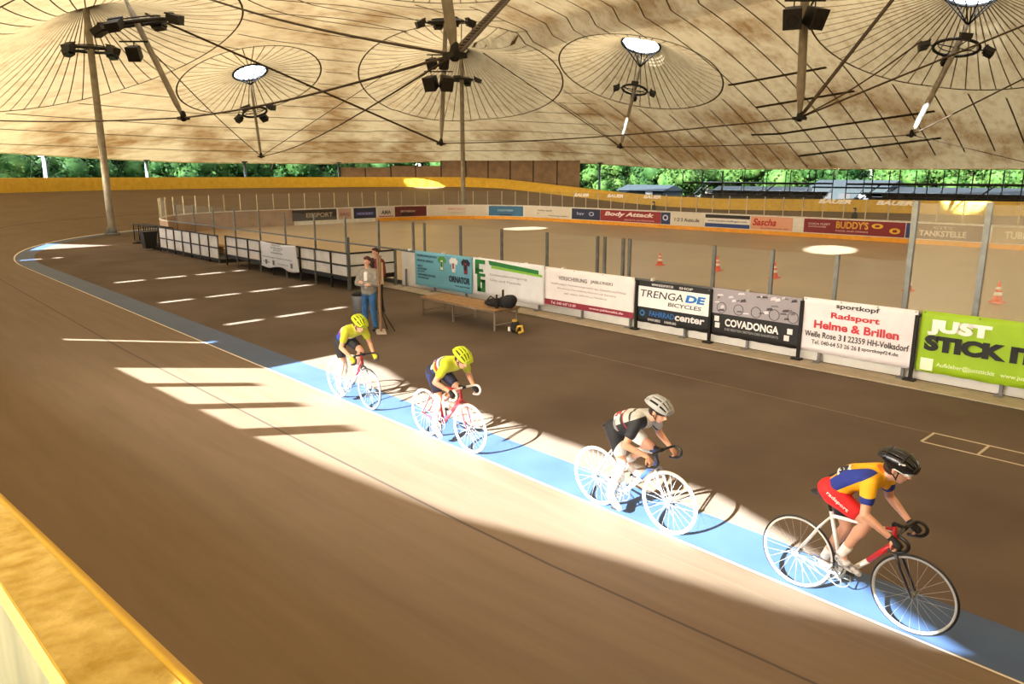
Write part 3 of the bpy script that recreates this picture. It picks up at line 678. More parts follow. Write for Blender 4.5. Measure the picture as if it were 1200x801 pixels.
def strut(key, bottom, label, ringz=None, th=.11, ringlab=None, R_=.85, s=1., bright=False):
    cx, cy, zt, R, rh = CONES[key]; b = V(bottom); top = V((cx, cy, zr(cx+rh, cy)-1.7 if key != 'A' else zr(cx+rh, cy)-1.4))
    t = thing('flying_strut', label, 'roof strut', b, 0, 'flying struts under the tent roof')
    d = top-b; g = MB(); g.tube([V((0, 0, 0)), d*.04, d*.12, d*.88, d*.96, d], [th*.5, th*.6, th, th, th*.6, th*.5], 12); g.build('tube', SAT['mast'], t)
    g = MB(); g.box((0, 0, -.02), (.4, .4, .12)); g.cap((0, 0, -.02), (0, 0, .2), .14, .1); g.build('foot_node', SAT['dark'], t)
    for i in range(8):
        a = 2*PI*i/8; e = V((cx+rh*math.cos(a), cy+rh*math.sin(a), zr(cx+rh*math.cos(a), cy+rh*math.sin(a))-.06))-b
        g = MB(); g.tube([d, e], .035, 6); g.build('spoke', SAT['dark'], t)
    if ringz is not None:
        q = b+d*ringz; lamp_ring(key, q, R_, ringlab, 4, s)
    return t
for k in where: skylight(k)
b_A, b_G, b_C, b_D = at(306, 183, 60), at(517, 168, 45.5), at(727, 172, 60), at(1068, 158, 44)
b_E, b_F, b_N = at(215, 138, 33), at(937, 138, 30), at(533, 64, 18)
strut('A', b_A, 'thin dark roof strut at far left under the smallest skylight', .62, .10, 'small lamp ring on the far left strut', .9, 1.0)
strut('G', b_G, 'roof strut left of the slender mast, ending low above the far boards', .73, .13, 'lamp ring high up beside the crossing struts in the middle', 1.0, 1.0)
strut('C', b_C, 'leaning roof strut right of the middle, below a bright skylight', .72, .13, 'lamp ring under the bright skylight right of the middle', .95, .9)
strut('D', b_D, 'leaning roof strut at the right under the top right skylight', .80, .15, 'large lamp ring under the top right skylight', 1.15, 1.0)
strut('Ep', b_E, 'long leaning dark strut in the upper left, nearest on that side', .80, .12, 'large lamp ring at the top left seen nearly edge on', 1.2, 1.0)
strut('Fc', b_F, 'upright roof strut carrying two black boxes, right of the middle', None, .16)
strut('N', b_N, 'thick near roof strut leaving the top edge above the middle', None, .13)
def mast(base, top, label, ringz, ringlab, ringr, r=.22):
    t = thing('mast', label, 'mast', base); h = top-base[2]
    g = MB(); g.tube([(0, 0, .0), (0, 0, .5), (0, 0, h*.9), (0, 0, h)], [r*1.15, r, r*.85, r*.6], 16); g.build('pole', SAT['mast'], t)
    g = MB(); g.tube([(0, 0, 0), (0, 0, .12)], r*2.0, 16); g.tube([(0, 0, .12), (0, 0, .45)], r*1.3, 12)
    for i in range(6): a = i*PI/3; g.tube([(r*1.7*math.cos(a), r*1.7*math.sin(a), .1), (r*1.7*math.cos(a), r*1.7*math.sin(a), .2)], .035, 6)
    g.build('foot', SAT['greyp'], t)
    g = MB(); g.tube([(0, 0, h-.25), (0, 0, h)], [r*.9, .5], 20); g.build('head', SAT['dark'], t)
    lamp_ring('m', (base[0], base[1], ringz), ringr, ringlab)
mast((-50.6, 13.4, 0), zr(-50.6, 13.4)-.05, 'tall grey mast standing on the infield at the left', 10.75, 'lamp ring round the tall left mast', 1.1)
mast((-50.4, 41.2, 0), zr(-50.4, 41.2)-.05, 'tall slender mast beyond the far glass near the middle', 11.3, 'lamp ring on the slender mast near the middle', .9, .2)
# loudspeakers hung on struts
def speaker(c, label, n=2, s=1.):
    t = thing('loudspeaker_cluster', label, 'loudspeaker', c)
    for i in range(n):
        a = (i-(n-1)/2)*1.0; R = Matrix.Rotation(ang+PI+a*.9, 3, 'Z') @ Matrix.Rotation(.45, 3, 'Y')
        off = rt*((i-(n-1)/2)*.62*s)
        g = MB(); w = .27*s; pr = [V((-.22*s, -w*.8, -.25*s)), V((.25*s, -w, -.3*s)), V((.25*s, w, -.3*s)), V((-.22*s, w*.8, -.25*s))]
        r2 = [V((p.x, p.y, -p.z)) for p in pr]; g.loft([[R @ p+off for p in pr], [R @ p+off for p in r2]], 0, True, True, False)
        g.box(off+V((0, 0, .36*s)), (.05, .05, .2*s)); h = g.build('speaker_box', SAT['lamp'], t)
        b_ = h.modifiers.new('b', 'BEVEL'); b_.width = .02
        g = MB(); g.torus(R @ V((.255*s, 0, -.05*s))+off, .15*s, .012*s, R @ V((1, 0, 0)), 24, 6); g.build('speaker_cone', SAT['dark'], t)
    g = MB(); g.tube([-rt*.6*s+V((0, 0, .45*s)), rt*.6*s+V((0, 0, .45*s))], .035, 6); g.build('bracket', SAT['dark'], t)
speaker(at(942, 20, 29.2), 'pair of large black loudspeakers on the upright strut at the upper right', 2, 1.25)
speaker(at(514, 97, 44.5), 'lower pair of black loudspeakers left of the slender mast', 2, 1.35)
speaker(at(513, 74, 44.5), 'upper pair of black loudspeakers just under the crossing struts', 2, 1.0)
speaker(at(158, 62, 33.0), 'single black loudspeaker on the leaning strut at the upper left', 1, 1.0)
# cables
def cable(a, b, r, label, sag=.01, n=1, gap=.14):
    a, b = V(a), V(b); t_ = (b-a)
    g = MB(); side = t_.cross(V((0, 0, 1))).normalized()
    for k in range(n):
        o = side*(k-(n-1)/2)*gap
        g.tube([a+o+t_*i/10-V((0, 0, sag*t_.length*math.sin(PI*i/10))) for i in range(11)], r, 6)
    if n > 1:
        for i in range(1, 24):
            c = a+t_*i/24; g.box(c-V((0, 0, sag*t_.length*math.sin(PI*i/24))), (.03, .03, .03)); g.tube([c+side*gap*(n-1)/2-V((0, 0, sag*t_.length*math.sin(PI*i/24))), c-side*gap*(n-1)/2-V((0, 0, sag*t_.length*math.sin(PI*i/24)))], r, 5)
    o = g.build('stay_cable', SAT['cable']); tag(o, label, 'cable', 'stay cables under the tent roof'); 
    return o
cable(b_E, b_N, .035, 'stay cable from the upper left strut foot to the middle crossing')
cable(b_A, b_N, .03, 'stay cable from the far left strut foot to the middle crossing')
cable(b_E, at(-60, 139, 38), .03, 'stay cable running left from the upper left strut foot')
cable(at(236, -4, 30), b_N, .035, 'stay cable slanting down from the top left to the middle crossing')
cable(at(176, 58, 38), b_A, .03, 'stay cable from the top left lamp ring down to the far left strut foot')
cable(b_A, at(470, 75, 60), .025, 'thin stay cable rising right from the far left strut foot', .0)
cable(at(170, 16, 40), b_G, .035, 'double ladder cable slanting down across the upper left', .0, 2, .3)
cable(b_G, b_F, .03, 'stay cable from the middle strut foot to the upright strut foot')
cable(b_C, b_D, .03, 'stay cable between the two leaning strut feet on the right')
cable(at(566, 62, 55), b_C, .035, 'stay cable from the slender mast top to the right leaning strut foot', .0)
cable(b_N, at(598, -6, 24), .045, 'double cable rising right from the middle crossing out of the top', .0, 2, .2)
cable(b_F, at(1052, -8, 30), .04, 'triple cable rising steeply right from the upright strut foot', .0, 3, .12)
cable(b_F, at(1260, 5, 30), .035, 'stay cable rising right from the upright strut foot past the lamp ring', .0, 2, .08)
cable(b_D, at(1260, 62, 44), .035, 'stay cable rising right from the right leaning strut foot', .0, 2, .1)
cable(b_D, at(1260, 204, 50), .02, 'thin cable falling right from the right leaning strut foot', .0)
cable(b_F, at(1080, 48, 26), .03, 'slack electric cable at the foot of the upright strut', .03)
# ------------------------------------------------------------------ outside: ground, columns, fence, trees, stands
g = MB(); g.add([(-300, -260, -.06), (260, -260, -.06), (260, 300, -.06), (-300, 300, -.06)], [(0, 1, 2, 3)])
tag(g.build('ground', mat('outside grass and gravel', (.010, .018, .005, 1), .95, 0, .2, .3, col2=(.028, .032, .016, 1), spec=.05)), kind='structure')
colm = mat('pale column paint', '#4f585c', .8, spec=.05)
for px, lab in ((53, 'pale roof edge column at the far left, seen above the yellow wall'), (172, 'pale roof edge column just right of the tall left mast'), (287, 'pale roof edge column under the far left skylight'), (397, 'pale roof edge column left of the brown fence'), (703, 'pale roof edge column right of the brown fence')):
    d = ray(px, 200); c = V((XC, YC)); dd = V((d.x, d.y)); rr = 35.7; A_ = dd.dot(dd); B_ = -2*dd.dot(c); C_ = c.dot(c)-rr*rr
    tt = (-B_+math.sqrt(B_*B_-4*A_*C_))/2/A_; x, y = d.x*tt, d.y*tt; zt = zr(x, y)
    t = thing('roof_column', lab, 'column', (x, y, -.05), math.atan2(y-YC, x-XC), 'pale columns at the roof edge')
    g = MB(); g.tube([(-.12, 0, 0), (-.12, 0, zt)], .1, 10); g.tube([(.25, 0, 0), (.1, 0, zt*.98)], .07, 8)
    for k in range(1, 8): g.box((.03, 0, zt*k/8), (.3, .03, .03))
    g.build('shaft', colm, t); g = MB(); g.box((0, 0, zt-.02), (.7, .4, .1)); g.build('head_plate', colm, t)
    g = MB(); g.box((0, 0, .06), (.7, .6, .14)); g.build('foot_plate', colm, t)
# brown fence behind the far rail
BF = mat('brown plywood fence', (.24, .15, .09, 1), .7, 0, .12, 1.5)
fence = thing('panel_fence', 'brown panel fence standing behind the yellow wall left of the trees', 'fence', (-58, 50, 0))
fpx = [398, 428, 458, 487, 517, 546, 572, 598, 625, 653, 680]
def onr(px, rr):
    d = ray(px, 200); c = V((XC, YC)); dd = V((d.x, d.y)); A_ = dd.dot(dd); B_ = -2*dd.dot(c); C_ = c.dot(c)-rr*rr
    tt = (-B_+math.sqrt(B_*B_-4*A_*C_))/2/A_; return V((d.x*tt, d.y*tt, 0))
for i, (a, b) in enumerate(zip(fpx, fpx[1:])):
    p, q = onr(a, 31), onr(b, 31); d = q-p; o_ = V((-58, 50, 0)); R = Matrix.Rotation(math.atan2(d.y, d.x), 3, 'Z')
    zt = 4.32 if i < 2 else (4.48 if i < 4 else 5.0)
    zt = min(zt, zr(*( (p+q)/2).xy)-.06)
    g = MB(); g.box((p+q)/2-o_+V((0, 0, (2.2+zt)/2)), (d.length-.08, .03, zt-2.2), R)
    g.box((p+q)/2-o_+V((0, 0, zt-.3))-R @ V((0, -.04, 0)), (d.length-.08, .05, .09), R)
    g.build('fence_panel', BF, fence)
    g = MB(); g.box(p-o_+V((0, 0, zt/2)), (.1, .1, zt), R); g.build('fence_post', SAT['dark'], fence)
# trees
leafm = [mat('leaves dark green', (.002, .010, .002, 1), .6, 0, .25, 1.2, col2=(.012, .027, .006, 1), spec=.03), mat('leaves fresh green', (.004, .018, .003, 1), .6, 0, .25, 1.0, col2=(.026, .045, .010, 1), spec=.03)]
bark = mat('bark', '#1c1510', .9, spec=.05)
def make_tree(seed, H, R, lm):
    rnd = random.Random(seed); t = thing('leafy_tree', '', 'tree', (0, 0, -.06))
    g = MB(); g.tube([(0, 0, 0), (.1, .05, H*.3), (-.05, .1, H*.6), (0, 0, H*.85)], [.28, .22, .15, .06], 10)
    for i in range(6):
        a = rnd.uniform(0, 6.28); z = H*rnd.uniform(.3, .6); g.tube([(0, 0, z), (math.cos(a)*R*.6, math.sin(a)*R*.6, z+R*.5)], [.09, .03], 6)
    g.build('trunk', bark, t)
    g = MB(); bl_ = []
    for i in range(15):
        a = rnd.uniform(0, 6.28); q = rnd.uniform(.1, .85)*R; z = rnd.uniform(.14, .86)*H; f = 1-abs(z/H-.5)*.8
        bl_.append((V((math.cos(a)*q*f, math.sin(a)*q*f, z)), rnd.uniform(.34, .5)*R*f+.35))
    for c, r in bl_: g.ell(c, (r*.8, r*.8, r*.72), None, 6, 9)
    for _ in range(2400):
        c, r = rnd.choice(bl_); d = V((rnd.gauss(0, 1), rnd.gauss(0, 1), rnd.gauss(0, 1))).normalized(); p = c+d*r*rnd.uniform(.75, 1.12)
        u = V((rnd.gauss(0, 1), rnd.gauss(0, 1), rnd.gauss(0, 1))).normalized(); w = u.cross(d).normalized(); sz = rnd.uniform(.12, .26)
        g.add([p-u*sz, p+w*sz*.6, p+u*sz, p-w*sz*.6], [(0, 1, 2, 3)])
    g.build('foliage', lm, t); return t
protos = [make_tree(1, 8.5, 3.2, leafm[0]), make_tree(2, 7.5, 3.4, leafm[1]), make_tree(3, 9.5, 3.6, leafm[0]), make_tree(4, 7.0, 2.8, leafm[1])]
used = set(); rnd = random.Random(11)
def put_tree(k, x, y, sc, label, group):
    if k not in used: o = protos[k]; used.add(k)
    else: o = copy_tree(protos[k])
    o.location = (x, y, -.06); o.rotation_euler.z = rnd.uniform(0, 6.28); o.scale = (sc, sc, sc); o['label'] = label; o['group'] = group
    return o
LL = 'leafy green tree in the hedge seen above the yellow wall on the left half'
LR = 'leafy green tree right of the brown fence, behind the far straight'
i = 0
for a in range(105, 214, 7):
    rr = 60+rnd.uniform(-1, 3); x, y = XC+rr*math.cos(math.radians(a)), YC+rr*math.sin(math.radians(a)); q = projx((x, y, 4)) < 560
    put_tree([2, 0][i % 2], x, y, rnd.uniform(1.1, 1.3), LL if q else LR, 'trees behind the curve' if q else 'trees behind the far straight'); i += 1
for x in range(-66, 6, 6):
    put_tree([0, 2][i % 2], x, 100+rnd.uniform(-2, 4), rnd.uniform(1.15, 1.35), LR, 'trees behind the far straight'); i += 1
for a in range(108, 216, 6):
    rr = 49+rnd.uniform(-2, 3); x, y = XC+rr*math.cos(math.radians(a)), YC+rr*math.sin(math.radians(a))
    put_tree([0, 2, 0, 1][i % 4] if a > 165 else [1, 0, 3, 2][i % 4], x, y, rnd.uniform(.9, 1.15), LL if projx((x, y, 4)) < 560 else LR, 'trees behind the curve' if projx((x, y, 4)) < 560 else 'trees behind the far straight'); i += 1
for x in range(-62, 6, 5):
    y = 84+rnd.uniform(-2, 5)
    put_tree([1, 3, 1, 0][i % 4], x+rnd.uniform(-1, 1), y, rnd.uniform(.85, 1.15), LR, 'trees behind the far straight'); i += 1
# stands behind the far straight
def stand(px0, px1, label, cutl=True):
    Y0 = 60.2; a = aty(px0, 215, Y0).x; b = aty(px1, 215, Y0).x; t = thing('spectator_stand', label, 'stand', (a, Y0, -.05)); L = b-a
    n = max(3, int(L/1.9))
    for r in range(4):
        g = MB(); g.box((L/2+.3*r, .45+r*.75, 1.28+.32*r), (L-.6*r, .5, .09)); g.box((L/2+.3*r, .2+r*.75, 1.12+.32*r), (L-.6*r, .05, .34)); g.build('bench_row', SAT['dark'], t)
    for i in range(n+1):
        x = L*i/n; g = MB(); g.tube([(x, 0, 0), (x, 0, 4.05)], .045, 6); g.tube([(x, 3.3, 0), (x, 3.3, 4.0)], .045, 6); g.tube([(x, .1, .9), (x, 3.2, 2.5)], .05, 6); g.build('stand_post', SAT['dark'], t)
    for z, r in ((2.95, .075), (2.25, .03)):
        g = MB(); g.tube([(0, 0, z), (L, 0, z)], r, 6); g.tube([(0, 3.3, z), (L, 3.3, z)], r, 6); g.build('hand_rail', SAT['dark'], t)
    g = MB(); m_ = n//2
    for i in (0, m_): g.tube([(L*i/n, 1.6, 1.3), (L*(i+1)/n, 1.6, 2.9)], .05, 6)
    g.build('brace', SAT['dark'], t)
    k = int(L/.62)      # folded seats
    for i in range(min(k, 40)):
        g = MB(); x = .4+i*.62; zz = 1.72+.32*(i % 2); g.box((x, 1.2+.75*(i % 2), zz), (.4, .06, .36), Matrix.Rotation(-.15, 3, 'X')); g.box((x, 1.05+.75*(i % 2), zz-.16), (.4, .3, .05)); g.build('folded_seat', SAT['dark'], t)
    return t
stand(800, 955, 'dark steel spectator stand behind the yellow wall, the shorter left one')
stand(992, 1330, 'dark steel spectator stand at the right edge behind the sunlit yellow wall')
# sheds and a van beyond
def shed(x, y, w, d, h, label, c, roofc):
    t = thing('shed', label, 'shed', (x, y, -.05))
    g = MB(); g.box((0, 0, h/2), (w, d, h)); g.build('walls', mat('shed wall', c, .8, 0, .05, spec=.02), t)
    g = MB(); g.loft([[V((-w/2-.2, -d/2-.3, h)), V((w/2+.2, -d/2-.3, h)), V((w/2+.2, 0, h+.6)), V((-w/2-.2, 0, h+.6))], [V((-w/2-.2, d/2+.3, h)), V((w/2+.2, d/2+.3, h)), V((w/2+.2, 0.01, h+.6)), V((-w/2-.2, 0.01, h+.6))]], 0, True, True, False)
    g.build('shed_roof', mat('shed roof', roofc, .9, spec=.02), t); g = MB(); g.box((w*.2, -d/2-.02, 1.0), (.9, .05, 2.0)); g.build('shed_door', SAT['greyp'], t)
    for q in (-.3, -.05): g = MB(); g.box((w*q, -d/2-.02, h*.65), (w*.16, .05, .6)); g.build('shed_window', SAT['dark'], t)
for px, Y, w, h, lab, c, rc in ((762, 68, 6, 2.0, 'low pale shed roof left of the spectator stand', '#181c1d', '#1c2123'), (1005, 72, 7, 2.6, 'pale shed in the gap between the two stands', '#222626', '#1a1e1f'), (905, 73, 12, 1.9, 'grey shed seen through the left stand', '#0f1112', '#101314'), (1120, 72, 14, 2.0, 'grey shed seen through the right stand', '#111314', '#131617')):
    q = aty(px, 215, Y); shed(q.x, Y, w, 3.5, h, lab, c, rc)
# near side outer wall with gaps and posts (unseen, added to block spill light and shape the light stripes)
WW = mat('brown light-blocking wall', (.16, .10, .06, 1), .8, 0, .1, 2)
wall = MB()
def wseg(x0, x1, z0, z1): wall.box(((x0+x1)/2, -3.05, (z0+z1)/2), (x1-x0, .08, z1-z0))
TAN = .5
xx = -42.
for a, b, zl, zh in ((-37.5, -37.15, 4.6, 5.5), (-27.2, -26.92, 5.15, 7.5), (-21.85, -21.62, 5.0, 7.5), (-17.35, -17.13, 5.05, 6.8), (-15.7, -15.53, 3.05, 4.6)):
    wseg(xx, a, 0, 8.3); wseg(a, b, 0, zl); wseg(a, b, zh, 8.3); xx = b
    z = zl+.5
    while a < -17 and z < zh-.2: wseg(a, b, z, z+.2); z += .72
wseg(xx, -12.6, 0, 8.3)
prof = [(-12.6, 3.5), (-7.9, 3.77), (-4.6, 3.99), (-3.1, 4.2), (-1.9, 4.33), (-1.1, 4.47), (22, 4.5)]  # low wall added against spill light, top shaped to bound the sunlit strip
wall.loft([[V((x, -3.09, 0)), V((x, -3.01, 0)), V((x, -3.01, z)), V((x, -3.09, z))] for x, z in prof], 0, True, True, False)
for x0, x1 in ((-11.25, -10.95), (-9.72, -9.38), (-8.25, -7.85)): wseg(x0, x1, 3, 4.22)
o = wall.build('wall_near_light_block', WW); tag(o, kind='structure')
wr = MB(); n_ = 45; ys = [-3+67.4*i/n_ for i in range(n_+1)]
for x_ in (21.7, 21.8): pass
wr.loft([[V((21.7, y, -.05)), V((21.8, y, -.05)), V((21.8, y, zr(21.5, y)-.03)), V((21.7, y, zr(21.5, y)-.03))] for y in ys], 0, True, True, False)
tag(wr.build('wall_right_light_block', WW), kind='structure')  # unseen end wall, added to keep side light off the floor
# unseen near roof edge dips right of the posts, shaped to narrow the sunlit strip
# ------------------------------------------------------------------ floor paint
g = MB(); PW = mat('faded cream floor paint', (.50, .42, .30, 1), .7)
def line(a, b, w=.035, z=.004):
    a = V(a); b = V(b); d = b-a; g.box(((a.x+b.x)/2, (a.y+b.y)/2, z), (d.length, w, .003), Matrix.Rotation(math.atan2(d.y, d.x), 3, 'Z'))
line((-3.25, 10.78), (1.5, 10.78)); line((-3.28, 11.28), (1.5, 11.28))
for k in range(7): line((-3.26+.69*k, 10.78), (-3.26+.69*k, 11.28))
tag(g.build('trim_floor_boxes', PW), kind='structure')
g = MB(); line((-10.5, 11.25), (-3.3, 11.25), .03); tag(g.build('trim_floor_line', mat('worn floor line', (.19, .145, .10, 1), .9, spec=.05)), kind='structure')
# ------------------------------------------------------------------ traffic cones on the rink
CO = mat('cone orange', '#e0562e', .5); CWh = mat('cone white band', '#e8e0d8', .5)
def cone(p, h, label):
    t = thing('traffic_cone', label, 'traffic cone', (p.x, p.y, .013), 0, 'traffic cones on the rink floor')
    g = MB(); g.box((0, 0, .02), (h*.62, h*.62, .04)); o = g.build('base', CO, t); b = o.modifiers.new('b', 'BEVEL'); b.width = .012
    def ring(z, r, n=20): return [V((r*math.cos(2*PI*i/n), r*math.sin(2*PI*i/n), z)) for i in range(n)]
    g = MB(); g.loft([ring(.04, h*.25), ring(h*.5, h*.14), ring(h, h*.045)]); g.build('body', CO, t)
    for z0_, z1_ in ((.36, .52), (.66, .78)):
        g = MB(); f = lambda z: h*(.25-.205*z)+.004
        g.loft([ring(h*z0_, f(z0_)), ring(h*z1_, f(z1_))]); g.build('band', CWh, t)
for px, py, h, lab in ((773, 311, .5, 'small orange traffic cone, farthest left on the rink'), (840, 317.5, .55, 'orange traffic cone above the left end of the wheel photo banner, second from the left'), (907, 326, .55, 'orange traffic cone half behind a glass post, third from the left'), (1064, 341, .5, 'orange traffic cone behind the first tall glass post'), (1168, 355, .6, 'orange traffic cone nearest the right edge behind the tall glass')):
    cone(gp(px, py), h, lab)
# ------------------------------------------------------------------ bench enclosure left of the near boards
ENW = mat('whitish bench panel', '#d3cfc6', .5, 0, .06, 3)
def enclosure(x0, x1, yf, zb, zt, label, n, side=True):
    t = thing('team_bench_enclosure', label, 'enclosure', (x0, yf, 0)); L = x1-x0; D = RY0-.2-yf
    g = MB(); g.box((L/2, D/2, zb-.06), (L, D, .12)); g.build('platform', SAT['dark'], t)
    for i in range(n):
        a, b = L*i/n+.03, L*(i+1)/n-.03
        g = MB(); g.box(((a+b)/2, 0, (zb+zt)/2), (b-a, .02, zt-zb-.06)); g.build('panel', ENW, t)
    for i in range(n+1):
        g = MB(); g.box((L*i/n, -.03, zt/2), (.05, .05, zt)); g.build('upright', SAT['steel'] if i % 2 else SAT['dark'], t)
    for z in (zb, zb+(zt-zb)*.48, zt):
        g = MB(); g.box((L/2, -.03, z), (L+.05, .05, .05)); g.build('cross_rail', SAT['dark'], t)
    if side:
        g = MB(); g.box((L, D/2, (zb+zt)/2), (.02, D, zt-zb-.06)); g.build('panel', ENW, t)
        for z in (zb, zb+(zt-zb)*.48, zt): g = MB(); g.box((L, D/2, z), (.05, D, .05)); g.build('cross_rail', SAT['dark'], t)
        for y in (0, D): g = MB(); g.box((L, y, .6 if y else .85), (.09, .09, 1.2 if y else 1.7)); g.build('corner_post', SAT['steel'], t)
    g = MB(); g.box((L/2, D*.6, zb+.35), (L-.6, .35, .05))
    for i in range(4): g.box((.5+(L-1)*i/3, D*.6, zb+.17), (.05, .3, .34))
    g.build('bench', SAT['wood'], t)
    return t
enclosure(-30.2, -20.7, 12.2, .42, 1.18, 'long white panelled team bench enclosure with dark frame, nearest the standing man', 9)
enclosure(-38.2, -31.0, 12.2, .16, 1.14, 'farther white panelled enclosure with black frame at the left end of the boards', 7, False)
# clutter rack at far end
t = thing('barrier_rack', 'dark metal barrier rack standing at the far left end of the enclosures', 'rack', (-43.5, 12.6, 0))
for k in range(3):
    g = MB(); x0, x1, y = 0, 4.6, k*.25
    g.tube([(x0, y, .12), (x0, y, 1.02), (x1, y, 1.02), (x1, y, .12), (x0, y, .12)], .03, 6)
    for i in range(1, 12): g.tube([(x1*i/12, y, .12), (x1*i/12, y, 1.02)], .014, 5)
    g.box((x0+.4, y, .03), (.06, .5, .05)); g.box((x1-.4, y, .03), (.06, .5, .05)); g.box((x0+.4, y, .1), (.05, .05, .12)); g.box((x1-.4, y, .1), (.05, .05, .12)); g.build('barrier_frame', SAT['dark'], t)
t = thing('wheeled_bin', 'small black wheeled bin beside the far white enclosure', 'bin', (-38.9, 11.9, 0))
g = MB(); g.loft([[V((a*.24, b*.24, .1)) for a, b in ((-1, -1), (1, -1), (1, 1), (-1, 1))], [V((a*.32, b*.32, .85)) for a, b in ((-1, -1), (1, -1), (1, 1), (-1, 1))]], 0, True, True, False); g.build('body', SAT['black'], t)
g = MB(); g.box((0, 0, .89), (.7, .7, .07)); g.build('lid', SAT['dark'], t)
for s_ in (-1, 1): g = MB(); g.tube([(s_*.2, .3, .1), (s_*.27, .3, .1)], .1, 16); g.build('wheel', SAT['black'], t)
# white tied banner on the enclosure
A = aty(305.5, 286, 12.1); B = aty(347, 290, 12.1); t = thing('tied_banner', 'white printed banner tied over the front of the white bench enclosure', 'banner', (A.x, 12.12, .3)); W = B.x-A.x
g = MB(); nx_, nz_ = 30, 14; vs = []
for i in range(nx_+1):
    for j in range(nz_+1):
        u, v = i/nx_, j/nz_; vs.append((W*u+.14*(1-v)*(u-.2), -.03+.025*math.sin(u*14+v*3)*(1-v*.6), .92*v-.05*math.sin(u*PI*3)*(1-v)-.05*math.sin(PI*u)*v))
g.add(vs, [(i*(nz_+1)+j, (i+1)*(nz_+1)+j, (i+1)*(nz_+1)+j+1, i*(nz_+1)+j+1) for i in range(nx_) for j in range(nz_)], 0, True)
o = g.build('sheet', col('#d3d5d8'), t); m_ = o.modifiers.new('s', 'SOLIDIFY'); m_.thickness = .004
for q, x0, x1, z in (('RADSPORT', .36, .62, .80), ('IN DER HALLE', .34, .66, .70), ('JEDEN', .40, .60, .61), ('DONNERSTAG', .33, .66, .52), ('Hamburger Radrennbahn', .08, .9, .34), ('Verein', .08, .28, .16), ('Training', .5, .78, .14)):
    text_mesh(q, W*x0, W*x1, z, z+.06, col('#77797f'), t, -.075, .01)
for x in (.15, .36, .86): rect('printed_figure', W*x, W*(x+.05), .1, .27, '#5a5c62', t, -.075)
# ------------------------------------------------------------------ table, bags
t = thing('low_table', 'low wooden plank table on thin metal legs below the cyan and green banners', 'table', (-15.75, 11.36, 0))
L, D, Ht = 2.95, .82, .5
for i in range(5):
    g = MB(); g.box((L/2, D*(i+.5)/5, Ht-.015), (L, D/5-.012, .03)); g.build('plank', SAT['wood'], t)
lm_ = mat('dull table leg steel', '#8d8272', .5, .4)
for x in (.06, L*.45, L-.06):
    for y in (.05, D-.05): g = MB(); g.box((x, y, (Ht-.03)/2), (.04, .04, Ht-.03)); g.build('leg', lm_, t)
    g = MB(); g.box((x, D/2, Ht-.06), (.03, D-.1, .04)); g.box((x, D/2, .14), (.025, D-.1, .025)); g.build('cross_bar', lm_, t)
g = MB(); g.box((L/2, .05, Ht-.05), (L-.1, .03, .04)); g.box((L/2, D-.05, Ht-.05), (L-.1, .03, .04)); g.build('apron', lm_, t)
BK = mat('black bag cloth', '#0c0b0c', .8); YB_ = mat('yellow bag cloth', '#c9a53a', .7)
def bag(loc, label, parts, straps):
    t = thing('sports_bag', label, 'bag', loc)
    g = MB()
    for c, r in parts: g.ell(c, r, None, 8, 14)
    remesh(g.build('body', BK, t), .02, 3)
    for s_ in straps: g = MB(); g.tube(s_, .014, 6); g.build('strap', BK, t)
    return t
bag((-13.25, 11.75, .5), 'flat black bag lying on the low table, left of the other', [((0, 0, .1), (.26, .17, .1)), ((.15, 0, .12), (.14, .15, .11)), ((-.12, 0, .08), (.2, .15, .08))], [[(-.15, -.1, .16), (0, -.12, .27), (.15, -.1, .2)]])
bag((-12.78, 11.8, .5), 'upright rounded black bag at the right end of the low table', [((0, 0, .17), (.2, .16, .17)), ((-.2, 0, .14), (.12, .13, .14)), ((.08, 0, .22), (.15, .14, .13))], [[(-.24, 0, .2), (-.23, 0, .42), (-.20, 0, .44), (-.19, 0, .2)]])
t = thing('water_bottle', 'black bottle standing up between the bags on the low table', 'bottle', (-13.02, 11.62, .5))
g = MB(); g.loft([[V((r*math.cos(2*PI*i/16), r*math.sin(2*PI*i/16), z)) for i in range(16)] for r, z in ((.035, 0), (.038, .01), (.038, .2), (.02, .25), (.018, .28))]); g.build('body', BK, t)
g = MB(); g.tube([(0, 0, .28), (0, 0, .33)], .022, 12); g.build('cap', SAT['dark'], t)
t = thing('backpack', 'black and yellow backpack on the floor right of the low table', 'backpack', (-12.35, 11.6, 0))
g = MB(); g.ell((0, 0, .16), (.13, .1, .16), None, 8, 14); g.ell((.02, -.06, .12), (.11, .07, .1), None, 8, 14); remesh(g.build('body', BK, t), .015, 2)
g = MB(); g.ell((.0, -.02, .3), (.07, .06, .04), None, 8, 12); g.build('top_flap', YB_, t)
g = MB(); g.tube([(.1, -.06, .08), (.18, -.08, .2), (.27, -.05, .22), (.3, -.04, .1), (.2, -.08, .05)], .03, 8); g.build('strap', YB_, t)
g = MB(); g.box((-.1, -.1, .1), (.06, .03, .1)); g.build('pocket', SAT['offw'], t)
